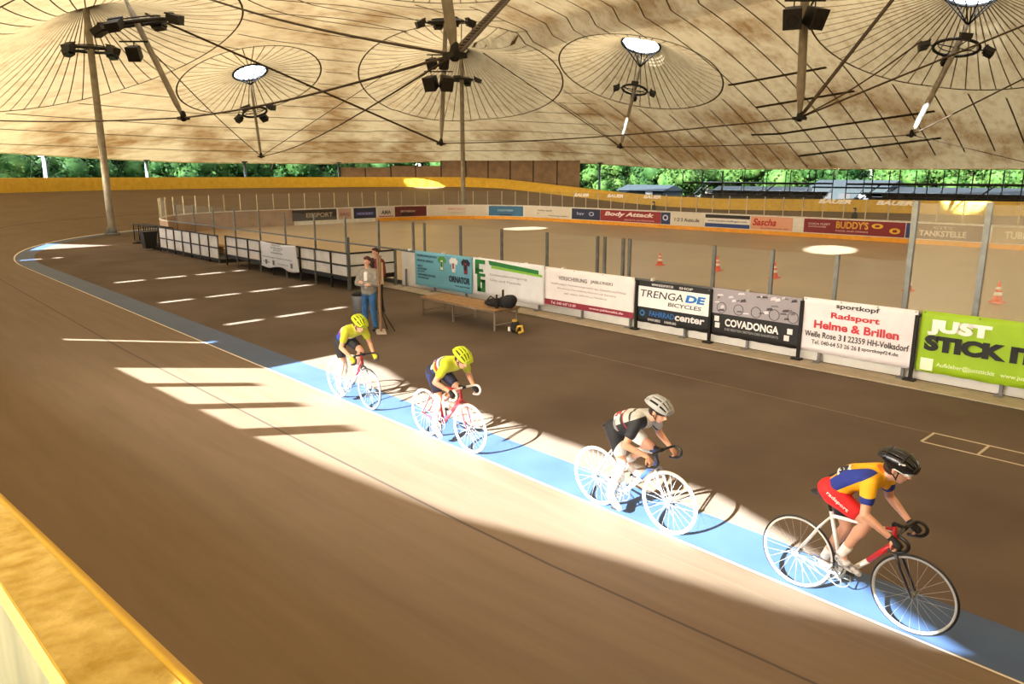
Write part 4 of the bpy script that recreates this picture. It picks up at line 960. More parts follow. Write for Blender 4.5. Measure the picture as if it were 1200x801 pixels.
# ------------------------------------------------------------------ people
SKIN = mat('skin', (.62, .33, .21, 1), .5, 0, .04, 8)
EYE_W = mat('eye', '#1a1412', .3)
def two_bone(a, b, l1, l2, hint):
    a, b, hint = V(a), V(b), V(hint); d = b-a; L = min(d.length, (l1+l2)*.995); t = d.normalized()
    x = (l1*l1-l2*l2+L*L)/(2*L); h = math.sqrt(max(0, l1*l1-x*x)); n = hint-t*hint.dot(t); n.normalize(); return a+t*x+n*h
def head_prims(g, c, f, s=1.):
    """skull, jaw, nose, lips, ears in the frame of direction f (where the face looks)"""
    f = V(f).normalized(); l = V((0, 0, 1)).cross(f).normalized(); u = f.cross(l).normalized()
    R = Matrix((f, l, u)).transposed(); c = V(c); P = lambda a, b, z: c+R @ V((a*s, b*s, z*s))
    g.ell(P(-.01, 0, .03), (.095*s, .076*s, .088*s), R, 12, 18)
    g.ell(P(.025, 0, -.035), (.062*s, .058*s, .075*s), R, 10, 16)
    g.ell(P(.045, 0, -.085), (.032*s, .034*s, .028*s), R, 8, 12)      # chin
    g.cap(P(.082, 0, .01), P(.103, 0, -.028), .009*s, .014*s, 10)      # nose
    g.cap(P(.083, -.018, -.06), P(.083, .018, -.06), .008*s, .008*s, 8)  # lips
    g.cap(P(.078, -.03, .026), P(.078, .03, .026), .011*s, .011*s, 8)   # brow
    for e in (-1, 1): g.ell(P(-.005, e*.077, -.01), (.018*s, .01*s, .03*s), R, 6, 10)
    return R, P
def eyes(P, parent, s=1.):
    for e in (-1, 1):
        g = MB(); g.ell(P(.083, e*.028, .008), (.009*s, .012*s, .008*s), None, 6, 8); g.build('eye', EYE_W, parent)
def hand_prims(g, w, d, palmn, curl=1., s=1., side=1, grip=None):
    """palm and five fingers from the wrist w pointing along d; fingers curl towards palmn"""
    d = V(d).normalized(); pn = V(palmn); pn = (pn-d*pn.dot(d)).normalized(); k = d.cross(pn).normalized()*side
    w = V(w); P = lambda a, b, c: w+(d*a+k*b+pn*c)*s
    g.cap(P(0, 0, 0), P(.035, 0, .003), .024*s, .026*s, 12)
    g.cap(P(.03, -.024, .004), P(.075, -.027, .006), .016*s, .014*s, 10); g.cap(P(.03, .02, .004), P(.072, .024, .006), .018*s, .014*s, 10); g.cap(P(.03, 0, .002), P(.078, 0, .004), .018*s, .014*s, 10)
    ln = (.072, .08, .075, .06)
    for i, b in enumerate((.030, .010, -.011, -.030)):
        base = P(.075, b, .004); l = ln[i]*s; a1, a2, a3 = .75*curl, 1.6*curl, 2.5*curl
        p1 = base+(d*math.cos(a1)+pn*math.sin(a1))*l*.45; p2 = p1+(d*math.cos(a2)+pn*math.sin(a2))*l*.32; p3 = p2+(d*math.cos(a3)+pn*math.sin(a3))*l*.26
        g.cap(base, p1, .0098*s, .009*s, 8); g.cap(p1, p2, .009*s, .0082*s, 8); g.cap(p2, p3, .0082*s, .0075*s, 8)
    t0 = P(.02, .028, .008); t1 = t0+(d*.6+k*.65+pn*.35).normalized()*.038*s; t2 = t1+(d*.75+k*.1+pn*.65).normalized()*.032*s
    g.cap(t0, t1, .0125*s, .011*s, 8); g.cap(t1, t2, .011*s, .0088*s, 8)
def shoe_prims(g, ankle, heel, toe, w=.04):
    a, h, t = V(ankle), V(heel), V(toe)
    g.cap(h+V((0, 0, .01)), h.lerp(t, .45)+V((0, 0, .005)), w*.85, w, 12); g.cap(h.lerp(t, .45), t, w, w*.72, 12); g.cap(h.lerp(t, .12)+V((0, 0, .02)), a.lerp(h, .4)+V((.0, 0, .0)), w*.85, w*.8, 12); g.cap(a.lerp(h, .45), h.lerp(t, .5), w*.75, w*.75, 12)
# ---- bikes. local frame: x forward from the rear axle, y left, z up, wheels on z=0
WR = .335; FX = .965
def wheel(name, cx, tire, rim, spoke, parent, n=24, deep=.012, tw=.011):
    c = V((cx, 0, WR)); ax = V((0, 1, 0)); g = MB(); g.torus(c, WR-tw, tw, ax, 72, 8); w = g.build(name, tire, parent)
    g = MB(); rr = WR-2*tw-deep/2+.004
    for sy in (-1, 1): pass
    rings = []
    for i in range(72):
        a = 2*PI*i/72; e = V((math.cos(a), 0, math.sin(a))); rings.append([c+e*(rr+deep)+V((0, .009, 0)), c+e*(rr+deep)-V((0, .009, 0)), c+e*(rr-deep)-V((0, .006, 0)), c+e*(rr-deep)+V((0, .006, 0))])
    g.loft(rings, 0, True, False, True, True); g.build('rim', rim, w)
    g = MB()
    for i in range(n):
        a = 2*PI*i/n; b = a+.9*(1 if i % 2 else -1); y = .028*(1 if (i//2) % 2 else -1)
        g.tube([c+V((.02*math.cos(b), y, .02*math.sin(b))), c+V((math.cos(a)*(rr-.01), 0, math.sin(a)*(rr-.01)))], .0009, 4)
    g.build('spoke_lacing', spoke, w)
    g = MB(); g.tube([c-V((0, .05, 0)), c-V((0, .035, 0)), c+V((0, .035, 0)), c+V((0, .05, 0))], [.012, .022, .022, .012], 12); g.build('hub', SAT['steel'], w)
    return w
def bike(label, x, y, z, colors, crank=0., rz=0., lean=0.):
    t = thing('track_bicycle', label, 'bicycle', (x, y, z), rz); t.rotation_euler.x = lean
    fm, head, fork, barm, tire_f, tire_r, rim_f, rim_r, sad = [mat(label[:12]+' '+k, c, .35) for k, c in zip(('frame', 'head', 'fork', 'bar', 'tf', 'tr', 'rf', 'rr', 'sad'), colors)]
    sp = mat(label[:12]+' spokes', colors[9] if len(colors) > 9 else '#c9c9c9', .4, .3)
    wheel('rear_wheel', 0, tire_r, rim_r, sp, t); wheel('front_wheel', FX, tire_f, rim_f, sp, t)
    BB = V((.40, 0, .275)); ST = V((.262, 0, .79)); HT = V((.765, 0, .84)); HB = V((.80, 0, .70)); RA = V((0, 0, WR)); FA = V((FX, 0, WR))
    g = MB(); g.tube([BB, ST, ST+(ST-BB).normalized()*.02], [.018, .0165, .016], 12, 0)
    tt = HT.lerp(ST+V((.01, 0, -.015)), .0); g.tube([ST-V((0, 0, .02)), HT-V((.0, 0, .025))], .0155, 12)
    g.tube([BB, BB.lerp(HB, .5)], [.022, .023], 12)
    for s_ in (-1, 1):
        g.tube([BB+V((0, s_*.02, 0)), BB+V((-.08, s_*.045, .01)), RA+V((.0, s_*.06, 0))], [.013, .011, .008], 8)
        g.tube([ST-V((0, -s_*.012, .03)), ST.lerp(RA, .3)+V((0, s_*.04, 0)), RA+V((0, s_*.06, 0))], [.009, .009, .007], 8)
        g.box(RA+V((.01, s_*.06, 0)), (.05, .006, .03))
    g.tube([BB-V((0, .035, 0)), BB+V((0, .035, 0))], .022, 14); fr = g.build('frame', fm, t)
    g = MB(); g.tube([HB-(HT-HB).normalized()*.01, HT+(HT-HB).normalized()*.015], .021, 14); g.tube([BB.lerp(HB, .5), HB+V((-.005, 0, .03))], [.0235, .0235], 12); g.tube([HT-V((.06, 0, .022)), HT-V((.0, 0, .022))], .016, 12); g.build('head_tube', head, t)
    g = MB(); g.tube([HB, HB+V((.005, 0, -.03))], .022, 12)
    for s_ in (-1, 1):
        g.tube([HB+V((.005, 0, -.025)), HB+V((.012, s_*.045, -.05)), HB+V((.06, s_*.052, -.16)), FA+V((0, s_*.05, 0))], [.016, .015, .012, .008], 10)
    g.build('fork', fork, t)
    STM = HT+V((-.008, 0, .04)); BC = V((.845, 0, .87))
    g = MB(); g.tube([HT, STM], .015, 10); g.tube([STM, BC], .015, 10); g.tube([BC-V((0, .03, 0)), BC+V((0, .03, 0))], .02, 12); g.build('stem', SAT['dark'], t)
    g = MB()
    for s_ in (-1, 1):
        q = [BC, BC+V((.005, s_*.1, 0)), BC+V((.015, s_*.19, 0)), BC+V((.06, s_*.2, -.002)), BC+V((.10, s_*.2, -.03)), BC+V((.105, s_*.2, -.075)), BC+V((.075, s_*.2, -.115)), BC+V((.03, s_*.2, -.13)), BC+V((-.04, s_*.2, -.135))]
        for _ in range(2):
            q2 = [q[0]]
            for a, b in zip(q, q[1:]): q2 += [a.lerp(b, .25), a.lerp(b, .75)]
            q = q2+[q[-1]]
        g.tube(q, .0145, 8)
    g.build('handlebar', barm, t)
    SD = V((.215, 0, .945)); g = MB(); g.tube([ST, SD-V((0, 0, .03))], .013, 10); g.build('seat_post', SAT['dark'], t)
    g = MB(); rings = []
    for x_, w_, h_ in ((-.13, .05, .018), (-.11, .066, .024), (-.06, .068, .022), (0, .04, .018), (.07, .024, .016), (.13, .018, .014), (.142, .008, .008)):
        rings.append([SD+V((x_, w_*math.cos(a), h_*math.sin(a)+(.006 if x_ < -.05 else 0))) for a in [2*PI*i/12 for i in range(12)]])
    g.loft(rings); g.build('saddle', sad, t)
    cr = thing_part = None
    g = MB(); g.torus(BB-V((0, .045, 0)), .092, .005, (0, 1, 0), 48, 6)
    for i in range(5): a = 2*PI*i/5; g.tube([BB-V((0, .045, 0)), BB+V((.09*math.cos(a), -.045, .09*math.sin(a)))], .007, 6)
    g.build('chainring', SAT['steel'], t)
    g = MB(); up_ = [BB+V((0, -.045, .094)), V((0, -.045, WR+.033))]; g.tube([up_[0], up_[1]], .004, 5); g.tube([BB+V((0, -.045, -.094)), V((0, -.045, WR-.033))], .004, 5)
    g.tube([V((-.033*math.sin(a), -.045, WR+.033*math.cos(a))) for a in [PI*i/8 for i in range(9)]], .004, 5); g.tube([BB+V((.094*math.sin(a), -.045, .094*math.cos(a))) for a in [PI*i/10 for i in range(11)]], .004, 5); g.build('chain', SAT['steel'], t)
    g = MB(); g.torus(V((0, -.045, WR)), .03, .005, (0, 1, 0), 24, 6); g.build('sprocket', SAT['steel'], t)
    for s_, c_ in ((-1, crank), (1, crank+PI)):
        e = V((math.cos(c_), 0, math.sin(c_)))*.165; g = MB(); g.tube([BB+V((0, s_*.06, 0)), BB+e+V((0, s_*.07, 0))], [.014, .01], 8); k = g.build('crank_arm', SAT['steel'], t)
        g = MB(); g.box(BB+e+V((0, s_*.115, 0)), (.07, .08, .02)); g.tube([BB+e+V((0, s_*.07, 0)), BB+e+V((0, s_*.13, 0))], .008, 8); g.build('pedal', SAT['dark'], k)
    return t
def helmet(t, c, R, shell, inner, s=1., solid=False):
    """ribbed road helmet: shell strips over an inner liner, brim and straps"""
    P = lambda a, b, z: c+R @ V((a*s, b*s, z*s)); ctr = (-.012, 0, .045); rx, ry, rz_ = .142, .104, .102
    def sp(u, v, k=1.):     # u front(0)..back(1), v across -1..1
        a = -.15+u*(PI+.35); b = v*PI/2
        return P(ctr[0]+rx*k*math.cos(a)*(1+.12*(math.cos(a) < 0)), ctr[1]+ry*k*math.sin(b)*max(.25, abs(math.sin(a))**.5), ctr[2]+rz_*k*max(math.sin(a), -.32)*math.cos(b)**.8)
    g = MB(); g.ell(P(-.015, 0, .045), (.122*s, .088*s, .09*s), R, 12, 18); li = g.build('helmet', inner, t)
    bands = [(-1.0, -.74), (-.58, -.38), (-.25, -.09), (.09, .25), (.38, .58), (.74, 1.0)] if not solid else [(-1., -.62), (-.55, -.25), (-.2, .2), (.25, .55), (.62, 1.)]
    for v0, v1 in bands:
        g = MB(); rings = []
        for i in range(23):
            u = i/22; n = 5
            rings.append([sp(u, v0+(v1-v0)*k/n, 1.03) for k in range(n+1)]+[sp(u, v0+(v1-v0)*k/n, .9) for k in range(n, -1, -1)])
        g.loft(rings, 0, True, True, True); g.build('helmet_rib', shell, li)
    for u in (.16, .42, .68):
        g = MB(); g.tube([sp(u, -1+2*k/16, .99) for k in range(17)], .011*s, 6); g.build('helmet_bridge', shell, li)
    for e in (-1, 1):
        g = MB(); g.tube([P(.03, e*.082, .0), P(.03, e*.066, -.07), P(.035, 0, -.105)], .005*s, 5); g.tube([P(-.06, e*.078, .0), P(.025, e*.07, -.06)], .005*s, 5); g.build('chin_strap', SAT['black'], li)
    return li
def rider(label, x, y, z, pose, jersey, shorts, glove, sock, shoe, shell, inner, extra=None, rz=0, vox=.0085, solid=False, scale=1.):
    t = thing('person', label, 'person', (x, y, z), rz)
    hip, sho, hd, hand, crank = pose['hip'], pose['sho'], pose['head'], pose['hand'], pose['crank']
    hip, sho, hd = V((hip[0], 0, hip[1])), V((sho[0], 0, sho[1])), V((hd[0], 0, hd[1])); BB = V((.40, 0, .275))
    body, jer, sht = MB(), MB(), MB(); HW, SW = .085, .155
    ax = (sho-hip).normalized(); up_ = V((-ax.z, 0, ax.x)); up_ = up_ if up_.z > 0 else -up_
    mid = hip.lerp(sho, .5)+up_*.035
    for g, k in ((body, 0.), (jer, .012)):
        g.cap(hip.lerp(sho, .0 if k == 0 else .10)+V((0, -.055, 0)), mid+V((0, -.055, 0)), .085+k, .088+k, 14); g.cap(hip.lerp(sho, .0 if k == 0 else .10)+V((0, .055, 0)), mid+V((0, .055, 0)), .085+k, .088+k, 14)
        g.cap(mid+V((0, -.05, 0)), sho+V((0, -.085, 0))-ax*.03, .092+k, .08+k, 14); g.cap(mid+V((0, .05, 0)), sho+V((0, .085, 0))-ax*.03, .092+k, .08+k, 14); g.cap(mid, sho-ax*.02, .105+k, .092+k, 14)
        g.cap(sho+V((0, -SW, 0)), sho+V((0, SW, 0)), .052+k, .052+k, 12)
    f = V((pose.get('fx', .92), pose.get('fy', 0.), pose.get('fz', -.38))).normalized()
    nb = hd-f*.03-V((0, 0, .07)); body.cap(sho+up_*.015, nb, .056, .05, 12); jer.cap(sho+up_*.02-ax*.02, sho.lerp(nb, .35)+up_*.01, .068, .062, 12)
    R, P = head_prims(body, hd, f)
    feet = []
    for s_, c_ in ((-1, crank), (1, crank+PI)):
        ped = BB+V((math.cos(c_), 0, math.sin(c_)))*.165; yy = s_*.115; tilt = pose.get('tilt', .35)+.25*max(0, -math.sin(c_))
        toe = ped+V((.055*math.cos(tilt)+.0, yy, .035-.055*math.sin(tilt))); heel = ped+V((-.125*math.cos(tilt), yy, .035+.125*math.sin(tilt))); ank = heel+V((.03, 0, .075))
        hj = hip+V((0, s_*HW, -.01)); hd_ = (ank-hj).length; l1 = l2 = max(pose.get('leg', .372), hd_/1.97)
        kn = two_bone(hj, ank, l1, l2, V((1, 0, .6)))
        body.cap(hj, kn, .082, .05, 14); body.cap(kn, kn.lerp(ank, .35), .05, .052, 12); body.cap(kn.lerp(ank, .3)-V((.01, 0, 0)), ank, .052, .031, 12); body.cap(hip+V((0, s_*.07, 0)), hj, .1, .088, 12)
        body.cap(ank, heel.lerp(toe, .3), .03, .03, 10)
        sht.cap(hip+V((0, s_*.065, .0))-ax*.01, hj.lerp(kn, .1), .112, .1, 14); sht.cap(hj.lerp(kn, .05), hj.lerp(kn, .66), .098, .074, 14)
        if pose.get('sleevecut'): pass
        g = MB(); shoe_prims(g, ank, heel, toe); remesh(g.build('shoe', shoe, t), .009, 2)
        g = MB(); g.tube([kn.lerp(ank, .78), kn.lerp(ank, .9), ank, ank.lerp(heel, .3)], [.044, .042, .039, .041], 14); g.build('sock', sock, t)
        # arm
        sj = sho+V((0, s_*SW, -.005)); hx, hz = hand if s_ < 0 else pose.get('lhand', hand)
        grip = V((hx, s_*.2, hz)); wr = grip+V((-.06, 0, .045)); la = max(.27, (wr-sj).length/1.9); el = two_bone(sj, wr, la, la*.92, V((-.55, s_*.55, -.5)))
        body.cap(sj, el, .05, .037, 12); body.cap(el, el.lerp(wr, .3), .037, .037, 12); body.cap(el.lerp(wr, .25), wr, .037, .023, 12)
        hand_prims(body, wr, (grip-wr).normalized(), V((.35, 0, -.9)), 1.05, .9, s_)
        jer.cap(sj-ax*.01, sj.lerp(el, .56), .07, .058, 12)
        if glove:
            g = MB(); g.cap(wr-V((.0, 0, .0)), wr.lerp(grip, .95), .03, .035, 12); g.cap(wr.lerp(grip, .5)+V((0, .012, 0)), grip+V((.01, .018, -.004)), .026, .022, 10); g.cap(wr.lerp(grip, .5)-V((0, .012, 0)), grip+V((.01, -.018, -.004)), .026, .022, 10)
            remesh(g.build('glove', glove, t), .008, 2)
    sht.cap(hip+ax*.09+V((0, -.05, 0)), hip+ax*.09+V((0, .05, 0)), .098, .098, 12)
    b = body.build('body', SKIN, t); remesh(b, vox, 3)
    j = jer.build('jersey', jersey, t); remesh(j, .011, 3); s2 = sht.build('shorts', shorts, t); remesh(s2, .011, 3)
    eyes(P, t)
    helmet(t, hd, R, shell, inner, 1., solid)
    g = MB(); g.ell(P(-.04, 0, -.02), (.07, .079, .06), R, 8, 14); g.build('hair', mat('brown hair', '#3b2417', .8), t)
    return t, P, R, ax, up_, hip, sho
def back_number(t, hip, ax, up_, txt, side=-.055, at_=.16, sz=.16, colr='#f2f0ec', tilt=-.55, tc='#22242c', h=.13, lift=0.):
    """paper race number pinned on the lower back, slightly bent round it"""
    c = hip+ax*at_+V((0, side, 0))+up_*(.078+lift+.058*math.sin(PI*at_/.4))
    d = thing('number', '', '', (0, 0, 0)); bpy.data.objects.remove(d)
    n = (up_+V((0, tilt, 0))).normalized(); u = ax; w = n.cross(u).normalized()
    g = MB(); nx_, ny_ = 6, 6; vs = []
    for i in range(nx_+1):
        for jn in range(ny_+1):
            a = (i/nx_-.5)*sz; b = (jn/ny_-.5)*h; vs.append(c+u*a+w*b-n*(b*b*6.5)+n*.012)
    g.add(vs, [(i*(ny_+1)+j, (i+1)*(ny_+1)+j, (i+1)*(ny_+1)+j+1, i*(ny_+1)+j+1) for i in range(nx_) for j in range(ny_)], 0, True)
    o = g.build('race_number', col(colr), t); m = o.modifiers.new('s', 'SOLIDIFY'); m.thickness = .003; m.offset = 0
    tx = text_mesh(txt, -.5*sz*.7, .5*sz*.7, -.5*h*.62, .5*h*.62, col(tc), o, 0, .05)
    for v in tx.data.vertices:      # x along the spine, z across: wrap on the paper
        a, b, k = v.co.x, v.co.z, v.co.y; bb = b
        q = c+u*a+w*(-bb if False else bb)-n*(bb*bb*6.5)+n*(.016-k); v.co = q
    return o
Yr = 5.98
# rider 4 (front)
j4 = pattern('yellow team jersey', '#f0b417', [([(.55, 0, .84, 1.44)], '#e8801c'), ([(0, -1, 0, .095), (.6, 0, .8, .98), (-.62, 0, .78, .62), (.62, 0, -.78, -.74)], '#1c2f86'), ([(0, -1, 0, .16), (0, 0, -1, -1.125)], '#1c2f86'), ([(0, 1, 0, .16), (0, 0, -1, -1.125)], '#1c2f86'), ([(0, -1, 0, .06), (0, 0, -1, -1.0), (-1, 0, 0, -.34)], '#ecc24a')])
s4 = pattern('red cycling shorts', '#d41d1f', [([(0, 1, 0, -.03)], '#16141a'), ([(-.75, 0, -.66, -.82)], '#16141a')])
W_ = mat('white cloth', '#e9e9e6', .7); BLK = mat('black cloth', '#131214', .75); WSH = mat('white shoe', '#e8e8e4', .4)
t4, P4, R4, ax4, up4, hip4, sho4 = rider('person in yellow and blue jersey, red shorts and black helmet riding in front', -2.69, Yr, 0,
   dict(hip=(.27, 1.03), sho=(.60, 1.24), head=(.745, 1.345), hand=(.875, .795), crank=.75, leg=.365, fz=-.30), j4, s4, BLK, W_, mat('black and white shoe', '#3c3b3e', .4, 0, .3, 30, col2='#e6e6e4'), mat('glossy black helmet', '#101216', .25), SAT['black'], vox=.008, solid=True)
back_number(t4, hip4, ax4, up4, '59', -.07, .19, .12, tilt=-.55, h=.12, lift=-.012)
g = MB(); g.tube([P4(.075, -.078, .008), P4(.098, -.045, .006), P4(.104, 0, .004), P4(.098, .045, .006), P4(.075, .078, .008)], .011, 8); g.tube([P4(-.01, -.08, .01), P4(.075, -.078, .008)], .005, 6); g.tube([P4(-.01, .08, .01), P4(.075, .078, .008)], .005, 6); g.build('glasses', W_, t4)
g = MB(); g.box(P4(.03, -.103, .085), (.05, .004, .012), R4 @ Matrix.Rotation(-.4, 3, 'Y')); g.build('helmet_mark', W_, t4)
bike('white track bicycle with red head tube and black tyres, ridden in front', -2.69, Yr, 0, ['#f0f0ee', '#c42026', '#1b1b1d', '#101010', '#161616', '#1a1a1a', '#a9aaa6', '#d8d8d4', '#121212', '#b9b9b5'], .75)
def wrap_text(t, txt, o, u, w, n, L, H, m):
    tx = text_mesh(txt, 0, L, -H/2, H/2, m, t, 0, .02)
    o, u, w, n = V(o), V(u).normalized(), V(w).normalized(), V(n).normalized()
    for v in tx.data.vertices: a, b, k = v.co.x, v.co.z, v.co.y; v.co = o+u*a+w*b+n*(.004-k)
wrap_text(t4, 'radsport', (.285, -.188, 1.045), (.86, 0, -.50), (.50, -.10, .86), (0, -1, .12), .21, .042, W_)
# rider 3
j3 = pattern('grey white jersey', '#b4b3aa', [([(0, -1, 0, .07), (.457, 0, -.889, -.765)], '#202228'), ([(.889, 0, .457, .87), (-.889, 0, -.457, -.905)], '#1e1f26'), ([(.889, 0, .457, .905), (-.889, 0, -.457, -.92)], '#a02430'), ([(.889, 0, .457, 1.0), (-.889, 0, -.457, -1.03)], '#24252c'), ([(0, -1, 0, .16), (0, 0, -1, -1.06), (0, 0, 1, 1.03)], '#2a2c33'), ([(-.889, 0, -.457, -.80)], '#77797c')])
s3 = pattern('black white shorts', '#1b1c22', [([(.9, 0, -.45, -.02)], '#d8d8d8'), ([(-1, 0, 0, -.28), (0, 0, -1, -.86)], '#a3222a')])
t3, P3, R3, ax3, up3, hip3, sho3 = rider('person in grey and white jersey and silver helmet riding third from the left', -5.03, Yr, 0,
   dict(hip=(.29, .98), sho=(.64, 1.16), head=(.79, 1.27), hand=(.875, .795), crank=-1.75, leg=.365, fz=-.35), j3, s3, None, W_, WSH, mat('silver helmet', '#a6a8a6', .3), SAT['black'])
back_number(t3, hip3, ax3, up3, '34', -.06, .12, .13, '#e9e4e2', tc='#aa3333', h=.12)
bike('white and pale blue track bicycle with white wheels, third from the left', -5.03, Yr, 0, ['#e6f0f4', '#27407c', '#8f979e', '#121214', '#eceef0', '#eceef0', '#f4f4f4', '#f4f4f4', '#121212', '#e4e6e8'], -1.75)
# rider 2
j2 = pattern('lime jersey', '#b3bc22', [([(0, -1, 0, .04), (.908, 0, .42, .84), (-.908, 0, -.42, -.90)], '#b3222a'), ([(0, -1, 0, .04), (.908, 0, .42, .90), (-.908, 0, -.42, -.95)], '#d6d6d2'), ([(0, -1, 0, .04), (.908, 0, .42, .95), (-.908, 0, -.42, -.985)], '#3a4e7c'), ([(-.908, 0, -.42, -.80)], '#c6c8d2'), ([(-.908, 0, -.42, -.80), (.42, 0, -.908, -.80)], '#2b3774')])
s2_ = pattern('navy shorts', '#1a1c38', [([(-1, 0, 0, -.34), (0, 0, -1, -.98)], '#23306e')])
LIME = mat('lime helmet', '#b7c61a', .4); LIMI = mat('dark lime liner', '#2e340c', .6)
t2, P2, R2, ax2, up2, hip2, sho2 = rider('person in lime jersey with red stripe and lime helmet, second from the left', -8.15, 5.93, .01,
   dict(hip=(.29, .99), sho=(.68, 1.17), head=(.83, 1.245), hand=(.875, .795), crank=-1.35, leg=.365, fz=-.55), j2, s2_, BLK, W_, WSH, LIME, LIMI)
back_number(t2, hip2, ax2, up2, '52', -.03, .13, .17, '#e6e9f2', tc='#27306a', h=.17)
bike('red track bicycle with white wheels and white handlebar, second from the left', -8.15, 5.93, .01, ['#b8232a', '#a81e24', '#a3262c', '#dcdad2', '#eceef0', '#e6dfe2', '#f4f4f4', '#efe6ea', '#16161a', '#dcd2d4'], -1.35)
# rider 1
j1 = pattern('yellow jersey with blue back', '#b7bb24', [([(0, -1, 0, .02), (.863, 0, .505, .93), (-.863, 0, -.505, -.98)], '#c4482a'), ([(0, -1, 0, .02), (.863, 0, .505, .98), (-.863, 0, -.505, -1.03)], '#d2d4d0'), ([(-.863, 0, -.505, -.90)], '#c6c8d4'), ([(-.863, 0, -.505, -.93), (.505, 0, -.863, -.86)], '#2634a0')])
s1 = pattern('black shorts', '#111218', [])
YG = mat('yellow glove', '#d8cf2c', .6)
t1, P1, R1, ax1, up1, hip1, sho1 = rider('person in yellow and blue jersey, black shorts and lime helmet, last on the left', -10.67, Yr, 0,
   dict(hip=(.27, 1.03), sho=(.62, 1.235), head=(.77, 1.33), hand=(.875, .795), crank=-2.1, leg=.37, fz=-.45), j1, s1, YG, W_, WSH, LIME, LIMI)
back_number(t1, hip1, ax1, up1, '48', -.03, .10, .13, '#e6e9f2', tc='#27306a', h=.14)
bike('track bicycle with red head tube and dark front wheel, last on the left', -10.67, Yr, 0, ['#c8cccc', '#a91e28', '#55585c', '#19181a', '#33363a', '#d4d2c8', '#7a7f84', '#e2e0d8', '#141414', '#9a9a98'], -2.1)
# ---- standing man
def standing(label, loc, rz, coat, shirt, trousers, shoes, hairc, H=1.74, crossed=True, hold=None, seat=False):
    t = thing('person', label, 'person', loc, rz); b, c, tr_ = MB(), MB(), MB(); k = H/1.74
    hipz = .90*k; sz = 1.42*k
    # faces +x
    for s_ in (-1, 1):
        hj = V((0, s_*.09, hipz)); kn = V((.03, s_*.11, .48*k)); an = V((-.01, s_*.13, .08))
        b.cap(hj, kn, .08, .05, 12); b.cap(kn, an, .052, .033, 12)
        tr_.cap(hj, kn, .1, .072, 14); tr_.cap(kn, an+V((0, 0, .01)), .074, .062, 14)
        g = MB(); shoe_prims(g, an, (-.07, s_*.14, .045), (.17, s_*.17, .035), .045); remesh(g.build('shoe', shoes, t), .012, 2)
    tr_.cap((0, -.05, hipz+.04), (0, .05, hipz+.04), .115, .115, 12)
    for g, q in ((b, 0), (c, .03)):
        g.cap((0, -.06, hipz+.04), (0, -.07, 1.2*k), .10+q, .115+q, 14); g.cap((0, .06, hipz+.04), (0, .07, 1.2*k), .10+q, .115+q, 14); g.cap((.0, -.1, 1.3*k), (0, .1, 1.3*k), .11+q, .11+q, 12); g.cap((0, -.155, sz-.03), (0, .155, sz-.03), .06+q, .06+q, 12)
    b.cap((0, 0, sz), (.02, 0, sz+.1), .06, .055, 12); c.cap((-.015, 0, sz), (-.01, 0, sz+.05), .08, .075, 12)
    R, P = head_prims(b, (.03, 0, 1.62*k), (1, 0, -.08))
    for s_ in (-1, 1):
        sj = V((0, s_*.19, sz-.04))
        if crossed: el = V((.07, s_*.26, 1.12*k)); wr = V((.22, s_*-.03, (1.16 if s_ > 0 else 1.11)*k)); hd_ = V((.1, -s_*.9, .1)); pn = V((-1, 0, 0))
        else: el = V((.02, s_*.26, 1.13*k)); wr = V((.1, s_*.24, .9*k)); hd_ = V((.2, 0, -1)); pn = V((0, -s_, 0))
        b.cap(sj, el, .055, .04, 12); b.cap(el, wr, .042, .027, 12); hand_prims(b, wr, hd_, pn, .5, .95, s_)
        c.cap(sj, el, .078, .066, 12); c.cap(el, el.lerp(wr, .88), .066, .05, 12)
    remesh(b.build('body', SKIN, t), .01, 3); remesh(c.build('jacket', coat, t), .014, 3); remesh(tr_.build('trousers', trousers, t), .014, 3)
    g = MB(); g.cap((.11, 0, 1.36*k), (.125, 0, 1.05*k), .05, .045, 10); g.build('shirt', shirt, t)
    eyes(P, t)
    g = MB(); g.ell(P(-.022, 0, .055), (.095, .085, .085), R, 10, 16); g.ell(P(-.04, 0, -.01), (.07, .08, .07), R, 8, 14); g.ell(P(.05, 0, .105), (.05, .06, .025), R, 8, 12); remesh(g.build('hair', hairc, t), .012, 1)
    return t
DENIM = mat('blue denim', '#2c5c88', .8, 0, .15, 10)
standing('person in grey jacket and blue jeans standing with folded arms beside a tall pole', (-15.0, 9.35, 0), -1.05, mat('grey knit jacket', '#857f72', .85, 0, .12, 20), mat('white shirt', '#dedad0', .8), DENIM, mat('dark shoe', '#1b1c22', .5), mat('reddish dark hair', '#45170f', .8))
standing('person in dark red and black top standing behind the one in the grey jacket', (aty(441, 305, 10.75).x, 10.75, 0), -1.3, pattern('dark red top', '#1a1214', [([(0, 1, 0, .0)], '#6d1c20')]), mat('dark shirt', '#241416', .8), mat('dark trousers', '#1a1a1c', .8), mat('dark shoe b', '#1b1c22', .5), mat('dark hair', '#3b1f16', .8), 1.72, False)
def far_person(px, label, Y=46.5):
    q = aty(px, 246, Y); return standing(label, (q.x, Y, 0), -2.4, mat('dark green coat', '#1f2a22', .8), BLK, BLK, SAT['black'], mat('black hair', '#14100e', .8), 1.65, False)
far_person(766, 'person in dark clothes behind the far glass, above the small navy square advert')
far_person(1002, 'person in dark clothes behind the far glass above the maroon advert')
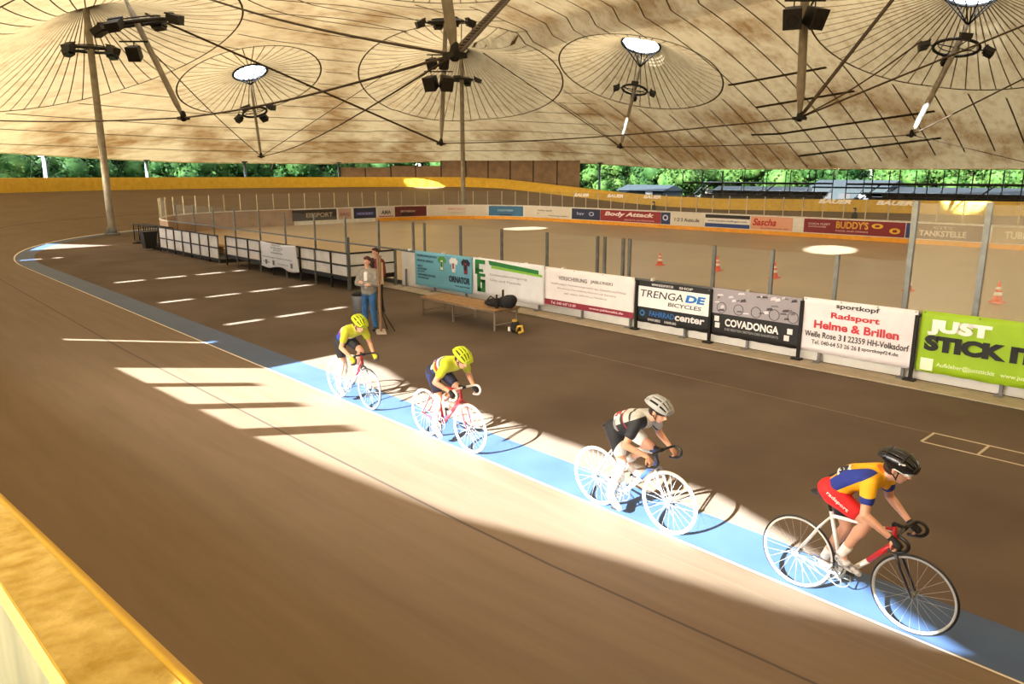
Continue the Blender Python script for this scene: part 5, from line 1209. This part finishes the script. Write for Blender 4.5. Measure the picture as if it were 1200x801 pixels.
# pole stand beside the man
t = thing('pole_stand', 'tall wooden pole stand with board on top and flat foot, beside the man', 'pole stand', (-14.55, 9.35, 0))
g = MB(); g.box((0, 0, .9), (.045, .045, 1.8)); g.build('pole', mat('brown pole', '#8a6f52', .7), t)
g = MB(); g.box((0, 0, .02), (.5, .22, .035), Matrix.Rotation(-.5, 3, 'Z')); g.build('foot', mat('pale foot board', '#a99c88', .7), t)
g = MB(); g.tube([(0, 0, .62), (.16, .28, .02)], .012, 6); g.tube([(0, 0, .62), (-.12, .26, .02)], .012, 6); g.build('brace', SAT['dark'], t)
g = MB(); g.box((0, .02, 1.5), (.16, .03, .62)); g.build('board', mat('brown board', '#7b5f45', .7), t)
g = MB(); g.box((.11, .03, 1.4), (.05, .02, .5)); g.build('pale_strip', mat('tan strip', '#b3996b', .7), t)
t = thing('waste_bin', 'small grey and black bin on the floor left of the standing man', 'bin', (-16.45, 9.95, 0))
g = MB(); g.loft([[V((r*math.cos(2*PI*i/20), r*math.sin(2*PI*i/20), z)) for i in range(20)] for r, z in ((.15, 0), (.17, .45), (.18, .62))]); g.build('body', SAT['greyp'], t)
g = MB(); g.loft([[V((r*math.cos(2*PI*i/20), r*math.sin(2*PI*i/20), z)) for i in range(20)] for r, z in ((.19, .6), (.19, .66), (.1, .72))]); g.build('lid', SAT['black'], t)
# ------------------------------------------------------------------ light
sd = bpy.data.lights.new('sun', 'SUN'); sd.energy = 96; sd.angle = math.radians(.55); sd.color = (.86, .93, 1)
so = bpy.data.objects.new('sun', sd); COL.objects.link(so)
dv = V((-.07, 1, -TAN)); so.rotation_euler = dv.to_track_quat('-Z', 'Y').to_euler()
w = bpy.data.worlds.new('World'); scn.world = w; w.use_nodes = True; nt = w.node_tree
sky = nt.nodes.new('ShaderNodeTexSky'); sky.sky_type = 'NISHITA'; sky.sun_disc = False; sky.sun_elevation = math.radians(26.6); sky.sun_rotation = math.radians(180); sky.air_density = 1.0; sky.dust_density = 2.0
bg = nt.nodes['Background']; mx = nt.nodes.new('ShaderNodeMix'); mx.data_type = 'RGBA'; mx.inputs[0].default_value = .65; nt.links.new(sky.outputs[0], mx.inputs[6]); mx.inputs[7].default_value = (1.88, 1.84, 1.78, 1)
nt.links.new(mx.outputs[2], bg.inputs[0]); bg.inputs[1].default_value = 8.
scn.view_settings.view_transform = 'Standard'; scn.view_settings.look = 'None'; scn.view_settings.exposure = -.18; scn.view_settings.gamma = 1; scn.view_settings.use_curve_mapping = False
try:
    scn.cycles.use_denoising = True; scn.cycles.max_bounces = 10; scn.cycles.diffuse_bounces = 5; scn.cycles.transparent_max_bounces = 24; scn.cycles.caustics_reflective = False; scn.cycles.caustics_refractive = False; scn.cycles.sample_clamp_indirect = 8
except Exception: pass
